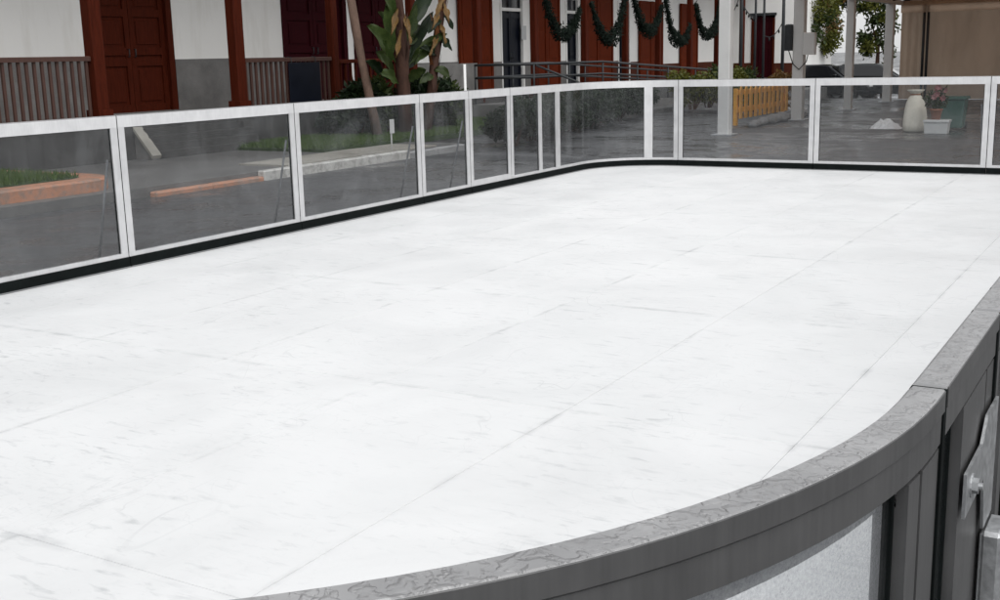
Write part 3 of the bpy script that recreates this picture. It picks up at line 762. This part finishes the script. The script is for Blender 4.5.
# leaning bare trunk
def trunk_px(pts, X, z0):
    ps = [onx(x, y, X) for x, y in pts]; d = ps[-1]-ps[-2]
    low = ps[-1]+d*((z0-ps[-1].z)/d.z) if abs(d.z) > 1e-6 else ps[-1]
    return [low]+ps[::-1]
p = trunk_px([(347, -60), (351, 0), (356, 30), (362, 62), (369, 95)], -13.3, SW)
root = thing('leaning_tree', 'thin pale bare trunk leaning beside the maroon doors', 'tree', tuple(p[0]))
mb = MB(); mb.tube(p, [.10, .085, .075, .085, .08, .07], 9); part('trunk', mb, 'bark_pale', root, True)
mb = MB(); tp = p[-1]
for k in range(9):
    a = 2*pi*k/9; ppts = [tp+Vector((cos(a)*q*1.2, sin(a)*q*1.2, .5*q-.75*q*q)) for q in (0, .35, .7, 1.0, 1.25)]
    for i in range(len(ppts)-1):
        for q in range(9):
            c = ppts[i].lerp(ppts[i+1], q/9); sd_ = Vector((-sin(a), cos(a), 0))
            for s_ in (-1, 1): mb.add([c, c+Vector((cos(a), sin(a), 0))*.03, c+sd_*s_*.32+Vector((cos(a)*.12, sin(a)*.12, -.12))], [(0, 1, 2)])
part('crown', mb, 'leaf_mid', root)

# banana plants: stem + big paddle leaves, each its own part
def paddle(p0, p1, w, sag, side, mat, root, RBs):
    """leaf blade from p0 to p1 with midrib, folded and sagging"""
    p0, p1 = Vector(p0), Vector(p1); n = 11; mb = MB(); L = (p1-p0).length
    ax = (p1-p0).normalized(); wd = ax.cross(Vector(side)).normalized(); nm = wd.cross(ax).normalized()
    ph = random.uniform(0, 6)
    for i in range(n+1):
        t = i/n; c = p0.lerp(p1, t)+Vector((0, 0, 1))*sag*4*t*(1-t)
        ww = w*(sin(pi*min(1, max(0, (t-.06)/.94))**.8)**.7 if t > .06 else .03)+.004
        fold = .28*ww
        rip = .03*sin(9*t+ph)
        ww *= 1-.35*max(0, sin(t*17+ph*3))**6
        mb.v += [tuple(c-wd*ww+nm*(fold+rip)), tuple(c-wd*ww*.5+nm*(fold*.35-rip*.5)), tuple(c-nm*.012), tuple(c+wd*ww*.5+nm*(fold*.35+rip*.5)), tuple(c+wd*ww+nm*(fold-rip))]
    for i in range(n):
        for j in range(4): a = i*5+j; mb.f.append((a, a+1, a+6, a+5))
    o = part('leaf', mb, mat, root, True, RBs)
    return o
def banana(label, X, tpts, rad, leaves, barkm, name='banana_plant', fib=False):
    p = trunk_px(tpts, X, SW); root = thing(name, label, 'plant', tuple(p[0])); b0 = tuple(p[0])
    mb = MB(); mb.tube(p, [rad*(1.15-.35*i/(len(p)-1)) for i in range(len(p))], 12); part('stem', mb, barkm, root, True, b0)
    # old leaf-base sheaths wrapped round the stem
    for i in range(len(p)-1):
        for q in range(7):
            c = p[i].lerp(p[i+1], random.random()); a = random.uniform(0, 2*pi); u = Vector((cos(a), sin(a), 0)); v = Vector((-sin(a), cos(a), 0))
            L = random.uniform(.25, .5); w = rad*.55; tipo = .10 if fib else .03
            sh = MB(); sh.add([c+u*rad*.9-v*w, c+u*rad*.9+v*w, c+u*(rad*1.12+tipo*.5)+v*w*.6+Vector((0, 0, L*.6)), c+u*(rad*1.12+tipo*.5)-v*w*.6+Vector((0, 0, L*.6)), c+u*(rad*1.1+tipo)+Vector((0, 0, L))], [(0, 1, 2, 3), (3, 2, 4)])
            part('sheath', sh, 'fibre_rust' if fib and random.random() < .6 else barkm, root, False, b0)
    for (a, b, w, sg, mt, dX) in leaves:
        paddle(onx(a[0], a[1], X+dX*.2), onx(b[0], b[1], X+dX), w, sg, Vector((1, -.35, .25)), mt, root, b0)
banana('thick brown banana stem with broad pale green leaves', -13.2, [(392, -70), (397, 0), (401, 40), (404, 95)], .125,
       [((395, 62), (367, 26), .17, .10, 'leaf_banana', .3), ((392, 55), (386, 4), .15, .05, 'leaf_banana', .1), ((396, 20), (372, -14), .20, .2, 'leaf_banana', .2), ((394, 76), (376, 52), .12, .06, 'leaf_mid', .5), ((398, 84), (380, 74), .12, .06, 'leaf_banana', .5), ((408, 82), (426, 70), .11, .06, 'leaf_mid', .5), ((398, 40), (378, 12), .13, .08, 'leaf_mid', -.3), ((402, 50), (424, 26), .12, .05, 'leaf_mid', -.3), ((406, 44), (416, 4), .13, .03, 'leaf_mid', .2),
        ((408, 62), (433, 12), .11, .05, 'leaf_dark', -.2), ((408, 66), (447, 34), .12, .08, 'leaf_mid', .3), ((410, 30), (436, -14), .16, .12, 'leaf_dark', .2),
        ((407, 70), (424, 46), .10, .02, 'leaf_dark', -.4), ((388, 80), (366, 62), .12, .05, 'leaf_dark', .2), ((390, 70), (384, 40), .10, .02, 'leaf_banana', .4),
        ((404, 0), (420, -40), .2, .1, 'leaf_mid', 0), ((398, 8), (391, 36), .06, .02, 'leaf_dry', .35), ((404, 14), (411, 44), .06, .02, 'leaf_dry', .35), ((401, 30), (396, 58), .05, .02, 'leaf_dry', .35), ((396, -10), (372, -50), .2, .1, 'leaf_mid', 0)], 'bark_brown')
banana('shaggy rusty stem with a few drooping dark leaves', -13.1, [(450, -60), (443, 0), (437, 40), (431, 95)], .09,
       [((438, 40), (452, 51), .09, .05, 'leaf_dark', .2), ((437, 48), (414, 66), .10, .12, 'leaf_mid', .2), ((434, 70), (450, 78), .10, .06, 'leaf_mid', .3), ((443, 2), (449, 24), .06, .03, 'leaf_dry', .25), ((441, 8), (432, 30), .05, .03, 'leaf_dry', .3), ((440, 24), (446, 44), .05, .03, 'leaf_dry', .3), ((438, 34), (430, 56), .05, .03, 'leaf_dry', .3), ((444, -4), (436, 16), .06, .03, 'leaf_dry', .2), ((433, 76), (420, 84), .09, .05, 'leaf_mid', .3), ((441, 20), (428, 34), .08, .06, 'leaf_dark', .2), ((442, 14), (453, 30), .07, .05, 'leaf_dark', .2), ((436, 56), (420, 48), .08, .05, 'leaf_dark', .3), ((446, -5), (470, -30), .2, .1, 'leaf_mid', 0),
        ((444, -8), (424, -40), .2, .1, 'leaf_mid', 0)], 'bark_brown', 'palm_plant', True)

# small sign on a stake in the lawn
p = onz(392, 152, SW); q = onx(398, 125, p.x)
sg = thing('garden_sign', 'small white sign on a thin stake beside the lawn', 'sign', (p.x, p.y, SW))
mb = MB(); mb.tube([(p.x, p.y, SW-.05), (p.x, p.y, q.z+.08)], .014, 6); part('stake', mb, 'white_metal', sg, True)
mb = MB(); mb.box(p.x+.015, p.x+.028, p.y-.06, p.y+.06, q.z-.13, q.z+.10, .003); part('plate', mb, 'white_metal', sg)

# ================================================================== TENT
T = thing('marquee', 'beige roofed marquee on white posts beyond the rink', 'tent', (-1, 30, GZ)); TB = tuple(T.location)
def tpart(name, mb, mat, parent=None, smooth=False): return part(name, mb, mat, parent or T, smooth, TB)
tx0, tx1, ty0, ty1, ez = -7.82, 6.2, 22.0, 38.0, 2.84
posty = [22.0, 27.0, 31.7, 36.4]; hw = [.115, .125, .10, .12]
for (y, w) in zip(posty, hw):
    mb = MB(); mb.box(tx0-w, tx0+w, y-w, y+w, GZ-.02, ez, .012); o = tpart('post', mb, 'white_metal')
    mb = MB(); mb.box(tx0-w-.1, tx0+w+.1, y-w-.1, y+w+.1, GZ-.01, GZ+.025, .008); tpart('base_plate', mb, 'galvanised', o)
    if y == 27.0:
        mb = MB(); mb.box(tx0+w, tx0+w+.28, y-.20, y-.02, 1.45, 1.95, .02); jb = tpart('junction_box', mb, 'white_metal', o)
        mb = MB(); mb.box(tx0-w-.18, tx0-w, y-.2, y+.0, 1.55, 2.15, .03); tpart('speaker', mb, 'dark_metal', o)
        mb = MB(); mb.tube([(tx0-w-.08, y-.16, 1.56), (tx0-.1, y-w-.03, 1.25), (tx0+.05, y-w-.04, 1.12), (tx0+w+.1, y-.19, 1.3), (tx0+w+.12, y-.12, 1.5)], .012, 6); tpart('cable', mb, 'dark_metal', o)
for y in (22.0, 27.0, 31.7, 36.4):
    mb = MB(); mb.box(tx1-.1, tx1+.1, y-.1, y+.1, GZ-.02, ez, .012); tpart('post', mb, 'white_metal')
mb = MB(); mb.box(tx0-.06, tx0+.06, ty0-.13, ty1, ez, ez+.14); tpart('eave_beam', mb, 'white_metal')
mb = MB(); mb.box(tx1-.06, tx1+.06, ty0-.13, ty1, ez, ez+.14); tpart('eave_beam', mb, 'white_metal')
# roof fabric: shallow ridge along y, slight sag
mb = MB(); nx, ny = 16, 8; xm = (tx0+tx1)/2
def rz(x, y): t = abs(x-xm)/((tx1-tx0)/2); return ez+.16+2.1*(1-t)-.10*sin(pi*((y-ty0)/(ty1-ty0)*3 % 1))*sin(pi*t)
for lay in (0, .012):
    o_ = len(mb.v)
    for j in range(ny+1):
        for i in range(nx+1):
            x = tx0-.15+(tx1-tx0+.3)*i/nx; y = ty0-.15+(ty1-ty0+.3)*j/ny; mb.v.append((x, y, rz(min(max(x, tx0), tx1), y)+lay))
    for j in range(ny):
        for i in range(nx): a = o_+j*(nx+1)+i; mb.f.append((a, a+1, a+nx+2, a+nx+1))
tpart('roof', mb, 'canopy_tarp', None, True)
for y in (22.0, 27.0, 31.7, 36.4, 37.9):
    mb = MB(); mb.tube([(tx0, y, ez+.10), (xm, y, ez+2.12), (tx1, y, ez+.10)], .04, 8); tpart('rafter', mb, 'dark_metal', None, True)
# back wall panels hung between dark poles, with valance
seams = [tx0+.02, -7.05, -4.4, -1.7, 1.0, 3.7, tx1]
for a, b in zip(seams[:-1], seams[1:]):
    mb = MB(); n = 14
    for i in range(n+1):
        x = a-.01+(b-a+.02)*i/n
        for z in (GZ+.02, 1.0, 2.0, 2.70): mb.v.append((x, 38.0+.035*sin(i*1.7+a)+.03*sin(z*2+i*.6), z))
    for i in range(n):
        for j in range(3): q = i*4+j; mb.f.append((q, q+4, q+5, q+1))
    tpart('wall_panel', mb, 'beige_tarp', None, True)
for x in seams[1:-1]:
    for d in (-.075, .045):
        mb = MB(); mb.tube([(x+d, 37.9, GZ-.02), (x+d, 37.9, 2.83)], .04, 8); tpart('wall_pole', mb, 'dark_metal', None, True)
mb = MB(); n = 40
for i in range(n+1):
    x = tx0+(tx1-tx0)*i/n
    for z in (2.60, 2.84): mb.v.append((x, 37.84+.01*sin(i*1.3), z))
for i in range(n): q = i*2; mb.f.append((q, q+2, q+3, q+1))
tpart('valance', mb, 'canopy_tarp', None, True)
mb = MB(); mb.box(tx0, tx1, 37.86, 37.94, 2.84, 2.96); tpart('back_beam', mb, 'canopy_tarp')
mb = MB(); mb.v = [(tx0, 37.97, 2.93), (tx1, 37.97, 2.93), (xm, 37.97, ez+2.2)]; mb.f = [(0, 1, 2)]; tpart('gable', mb, 'beige_tarp')

# orange picket fence
p0, p1 = onz(734, 123, 0.02), onz(790.5, 114, 0.02)
fx = (p0.x+p1.x)/2
Fn = thing('picket_fence', 'small orange wooden picket fence by the white tent posts', 'fence', (fx, (p0.y+p1.y)/2, GZ)); FB = tuple(Fn.location)
n = 11; L = p1.y-p0.y
for i in range(n):
    y = p0.y+L*(i+.5)/n; w = L/n*.24; z1 = .83+random.uniform(-.015, .015); x = fx+random.uniform(-.006, .006)
    pr = [(y-w, .10), (y+w, .10), (y+w, z1-.12), (y, z1), (y-w, z1-.12)]
    mb = MB(); mb.loft([[(x, a, z) for a, z in pr], [(x+.03, a, z) for a, z in pr]]); part('picket', mb, 'picket_orange', Fn, False, FB)
for z in (.24, .62):
    mb = MB(); mb.box(fx-.042, fx-.008, p0.y, p1.y, z, z+.11); part('rail', mb, 'picket_orange', Fn, False, FB)
for y in (p0.y+.1, p1.y-.1):
    mb = MB(); mb.box(fx-.13, fx-.043, y-.05, y+.05, GZ-.02, .76, .01); part('post', mb, 'picket_orange', Fn, False, FB)
# white stones under the fence
for i in range(13):
    y = p0.y-.4+i*(L+.9)/13; r = random.uniform(.09, .17)
    mb = MB(); sd_ = [random.uniform(.8, 1.2) for _ in range(40)]
    rings = []
    for a in range(5):
        ph = -pi/2+pi*(a+.5)/5
        rings.append([(r*1.2*cos(ph)*cos(2*pi*k/8)*sd_[a*8+k], r*cos(ph)*sin(2*pi*k/8)*sd_[a*8+k], r*.7*sin(ph)+r*.55) for k in range(8)])
    mb.loft(rings)
    o = mb.build('edge_stone', 'grey_concrete', None, True, (fx+.42+random.uniform(-.08, .08), y, GZ)); tag(o, 'pale rounded edging stone along the foot of the picket fence', 'stone', 'edging stones')

# thin dark poles with cables before the wing
for (px, lb) in ((742, 'thin dark pole before the white wing, beside the wide tent post'), (756, 'thin dark pole left of centre before the arched door'), (764.5, 'thin dark pole right of centre before the arched door'), (784, 'thin dark pole beside the post with the grey box')):
    p = ony(px, 0, 40); root = thing('dark_pole', lb, 'pole', (p.x, p.y, SW if p.x < KX else gz(40)))
    bz_ = root.location.z; r = .06 if px in (742, 784) else .045
    mb = MB(); mb.tube([(p.x, p.y, bz_-.05), (p.x, p.y, 2.4), (p.x, p.y, 4.6)], [r, r, r*.8], 8); part('shaft', mb, 'dark_metal', root, True)
    mb = MB(); mb.lathe([(r*1.9, 0), (r*1.9, .05), (r*1.1, .12)], (p.x, p.y, bz_), 10); part('collar', mb, 'dark_metal', root, True)
def cable(a, b, sag, label, bulbs=5):
    a, b = Vector(a), Vector(b); pts = [a.lerp(b, i/12)-Vector((0, 0, sag*4*(i/12)*(1-i/12))) for i in range(13)]
    root = thing('light_string', label, 'cable', tuple(a.lerp(b, .5)-Vector((0, 0, sag))))
    mb = MB(); mb.tube(pts, .016, 5); part('wire', mb, 'dark_metal', root, True)
    for k in range(1, bulbs+1):
        p = pts[round(12*k/(bulbs+1))]; mb = MB(); mb.lathe([(.01, 0), (.02, -.03), (.035, -.09), (.02, -.13), (.004, -.14)], tuple(p), 8); part('bulb', mb, 'dark_pane', root, True)
P = lambda px, y, Y=40: ony(px, y, Y)
cable(ony(717, -8, 41.5), P(742, -12), .9, 'sagging wire between the wing corner and the first dark pole')
cable(P(742, 3), P(756, 18)+Vector((0, 0, 0)), .12, 'short wire from the first dark pole over the door')
cable(P(764.5, 36), P(784, 20), .25, 'low wire between two dark poles right of the arched door', 3)

# ================================================================== things under the tent edge
p = onz(914, 132, GZ)
mb = MB(); prof = [(.17, 0), (.215, .03), (.222, .18), (.218, .36), (.20, .54), (.172, .70), (.125, .82), (.085, .88), (.078, .90), (.10, .935), (.15, .985), (.16, 1.01), (.12, 1.005), (.06, .95)]; prof = [(r, z*.80) for r, z in prof]
mb.lathe(prof, (0, 0, 0), 30, lambda a, z: .035*sin(5*a+3*z)+.03*sin(11*a-5*z)*(1 if z > .6 else .5))
sk = thing('tied_sack', 'tall cream sack tied at its neck standing on the wet street', 'sack', (p.x, p.y, GZ))
mb.build('sack_body', 'sack_cream', sk, True)
mb = MB(); mb.lathe([(.082, .70), (.094, .708), (.094, .724), (.082, .732)], (0, 0, 0), 20); mb.build('tie', 'fibre_rust', sk, True)
q = onz(936.5, 134, GZ)
bx_ = thing('white_box', 'low white plastic box beside the cream sack', 'box', (q.x, q.y, GZ))
mb = MB(); rings = [[(x*k, y*k, z) for x, y in ((-.22, -.15), (.22, -.15), (.22, .15), (-.22, .15))] for z, k in ((0, .92), (.22, 1.0))]; mb.loft(rings); bevel(mb.build('tub', 'box_white', bx_), .012)
mb = MB(); mb.box(-.235, .235, -.165, .165, .221, .265, .012); mb.build('lid', 'box_white', bx_)
fp = thing('flower_pot', 'pink flowering plant in a pot standing on the white box', 'plant', (q.x-.03, q.y+.02, GZ+.265))
mb = MB(); mb.lathe([(.075, 0), (.11, .17), (.12, .17), (.12, .20), (.10, .20), (.09, .16)], (0, 0, 0), 16); mb.build('pot', 'terracotta', fp, True)
mb = MB(); leafcards(mb, (0, 0, .40), (.20, .20, .20), 260, .10, 0, .1); mb.tube([(0, 0, .1), (0.02, 0, .4)], .012, 5); mb.build('foliage', 'leaf_mid', fp)
mb = MB()
for k in range(9):
    a = random.uniform(0, 2*pi); c = Vector((cos(a)*.15, sin(a)*.13-.05, random.uniform(.40, .62)))
    for j in range(7):
        t = 2*pi*j/7; d = Vector((cos(t)*.75, -.6, sin(t)*.75)).normalized(); s_ = d.cross(Vector((0, 1, 0))).normalized()
        mb.add([c, c+d*.045+s_*.02, c+d*.085, c+d*.045-s_*.02], [(0, 1, 2, 3)])
mb.build('flower', 'petal_pink', fp)
w = onz(952, 131, GZ)
tb = thing('teal_bin', 'teal green plastic bin behind the white box', 'bin', (w.x-.05, w.y+.35, GZ))
mb = MB(); rings = [[(x*k, y*k, z) for x, y in ((-.24, -.22), (.24, -.22), (.24, .22), (-.24, .22))] for z, k in ((.03, .82), (.60, 1.0))]; mb.loft(rings); bevel(mb.build('body', 'bin_teal', tb), .03)
mb = MB(); mb.box(-.27, .27, -.26, .25, .60, .65, .02); mb.build('lid', 'bin_teal', tb)
for s_ in (-1, 1):
    mb = MB(); mb.tube([(s_*.20-.025, .24, .07), (s_*.20+.025, .24, .07)], .07, 14); mb.build('wheel', 'tyre', tb, True)
mb = MB(); mb.tube([(-.2, .25, .57), (.2, .25, .57)], .015, 8); mb.build('handle', 'bin_teal', tb, True)
# crumpled white plastic sheet
c = onz(886, 129, GZ); mb = MB(); n = 12
random.seed(3)
hh = {}
for j in range(n+1):
    for i in range(n+1):
        u, v = i/n-.5, j/n-.5; e_ = max(0, 1-4*(u*u+v*v))
        mb.v.append((u*.62+random.uniform(-.02, .02), v*.5+random.uniform(-.02, .02), .006+e_*(.10+.13*random.random())))
for j in range(n):
    for i in range(n): a = j*(n+1)+i; mb.f.append((a, a+1, a+n+2, a+n+1))
o = mb.build('crumpled_sheet', 'sheet_white', None, False, (c.x, c.y, GZ)); tag(o, 'crumpled white plastic sheet lying on the street near the sack', 'sheet')

# ================================================================== far side of the street
random.seed(11)
for (px, mt, m2, lb, h, s_, yq) in ((797, 'leaf_mid', 'leaf_olive', 'broad dark green tree right of the white wing', 2.3, 1.25, 50.5), (816, 'leaf_olive', 'leaf_dry', 'yellowish tree behind the tent post with the grey box', 2.0, .8, 52)):
    p = ony(px, 50, yq); z = gz(yq)
    lob = [((0, 0, h+1.4), (1.3*s_, 1.2, 1.3)), ((-.8, .3, h+.7), (1.0*s_, .9, .9)), ((.75*s_, -.2, h+.6), (.85*s_, .9, .9)), ((.2, 0, h+2.7), (1.2, 1.1, 1.1)), ((-.1, -.3, h-.2), (.7, .6, .6))]
    tree('street_tree', lb, (p.x, p.y, z), h+.6, .16, lob, mt, 9000, .17, 'bark_brown', (.15, 0), None, m2)
p = ony(876, 50, 53); z = gz(53)
tree('street_tree', 'dark leafy tree with pale sky gaps between the tent posts', (p.x, p.y, z), 2.2, .11, [((-.1, 0, 2.3), (.75, .7, .7)), ((.3, .1, 3.2), (.8, .7, .55)), ((-.5, .1, 4.1), (1.1, .8, .6)), ((.5, 0, 1.8), (.35, .4, .5))], 'leaf_mid', 3200, .2, 'bark_brown', (.1, 0), None, 'leaf_olive')
p = ony(851, 40, 55); tree('street_tree', 'thin dark bare limbed tree behind a tent post', (p.x, p.y, gz(55)), 3.4, .10, [((.1, 0, 4.6), (1.2, .8, .5)), ((-.4, 0, 4.2), (.7, .6, .4))], 'leaf_dark', 1500, .2, 'bark_brown', (.15, 0))
# low palm clumps near the sky gap
for px, yq, lb in ((836, 51, 'small spiky palm clump between the cars'), (884, 52, 'spiky palm clump beside the last tent post')):
    p = ony(px, 60, yq); z = gz(yq); root = thing('palm_clump', lb, 'plant', (p.x, p.y, z)); mb = MB()
    mb.tube([(0, 0, -.05), (0, 0, .9)], [.12, .09], 8); mb.build('trunk', 'bark_brown', root, True)
    for k in range(14):
        a = 2*pi*k/14+random.uniform(-.2, .2); e_ = random.uniform(.3, 1.3); fm = MB(); L = random.uniform(.8, 1.25)
        pts = [Vector((cos(a)*q*L*cos(e_), sin(a)*q*L*cos(e_), .9+q*L*sin(e_)-.45*q*q*L)) for q in (0, .25, .5, .75, 1)]
        sd_ = Vector((-sin(a), cos(a), 0))
        for i in range(4):
            w0, w1 = .07*(1-i/4)+.01, .07*(1-(i+1)/4)+.004
            o_ = len(fm.v); fm.v += [tuple(pts[i]-sd_*w0), tuple(pts[i]+sd_*w0), tuple(pts[i+1]+sd_*w1), tuple(pts[i+1]-sd_*w1)]; fm.f.append((o_, o_+1, o_+2, o_+3))
        fm.build('leaf', 'leaf_dark', root)
def car(label, loc, rz_, paint):
    root = thing('parked_car', label, 'car', loc, 'parked cars', rz_)
    # side profile (length along y)
    def shell(prof, w0, w1, z_mid):
        mb = MB()
        rings = []
        for s_, k in ((-1, 0), (-1, 1), (1, 1), (1, 0)): pass
        n = len(prof)
        def wx(z): return w0+(w1-w0)*max(0, (z-z_mid))/(1.46-z_mid)
        L_ = [(-wx(z), y, z) for y, z in prof]; R_ = [(wx(z), y, z) for y, z in prof]
        mb.v = L_+R_; mb.f = [tuple(range(n))[::-1], tuple(range(n, 2*n))]+[(i, (i+1) % n, n+(i+1) % n, n+i) for i in range(n)]
        return mb
    body = [(-2.1, .25), (-2.15, .55), (-2.05, .72), (-1.15, .90), (1.75, .95), (2.1, .88), (2.15, .5), (2.1, .25)]
    bevel(shell(body, .88, .84, .6).build('body', paint, root, True), .05, 3)
    cab = [(-1.1, .905), (-.35, 1.40), (0.0, 1.45), (1.1, 1.45), (1.55, 1.30), (1.95, .955)]
    bevel(shell(cab, .84, .62, .9).build('cabin', paint, root, True), .05, 3)
    for s_ in (-1, 1):
        mb = MB(); pr = [(-.85, .98), (-.28, 1.36), (1.05, 1.38), (1.5, .99)]
        mb.loft([[(s_*(.845-(z-.9)*.39)+s_*.004, y, z) for y, z in pr], [(s_*(.845-(z-.9)*.39)-s_*.01, y, z) for y, z in pr]]); mb.build('side_window', 'dark_pane', root)
        for y in (-1.35, 1.3):
            mb = MB(); mb.tube([(s_*.70, y, .31), (s_*.90, y, .31)], .31, 18); wq = mb.build('wheel', 'tyre', root)
            mb = MB(); mb.tube([(s_*.895, y, .31), (s_*.908, y, .31)], .19, 14); mb.build('rim', 'galvanised', wq)
        mb = MB(); mb.box(s_*.62-.16, s_*.62+.16, -2.13, -2.06, .58, .70, .01); mb.build('headlight', 'white_metal', root)
        mb = MB(); mb.box(s_*.66-.12, s_*.66+.12, 2.08, 2.15, .62, .80, .01); mb.build('tail_light', 'lamp_red', root)
        mb = MB(); mb.box(s_*.92-.07, s_*.92+.07, -.78, -.66, .95, 1.07, .02); mb.build('mirror', paint, root)
    mb = MB(); mb.loft([[(-.70, -1.02, .975), (.70, -1.02, .975), (.60, -.42, 1.375), (-.60, -.42, 1.375)], [(-.70, -1.05, .985), (.70, -1.05, .985), (.60, -.44, 1.388), (-.60, -.44, 1.388)]]); mb.build('windscreen', 'dark_pane', root)
p = ony(822, 60, 48); car('dark parked car right of the olive trees', (p.x+.3, 48, -.5), radians(78), 'car_paint_dark')
p = ony(874, 60, 48.6); car('dark grey parked car framed by the last two tent posts', (p.x, 48.6, -.5), radians(97), 'car_paint_grey')
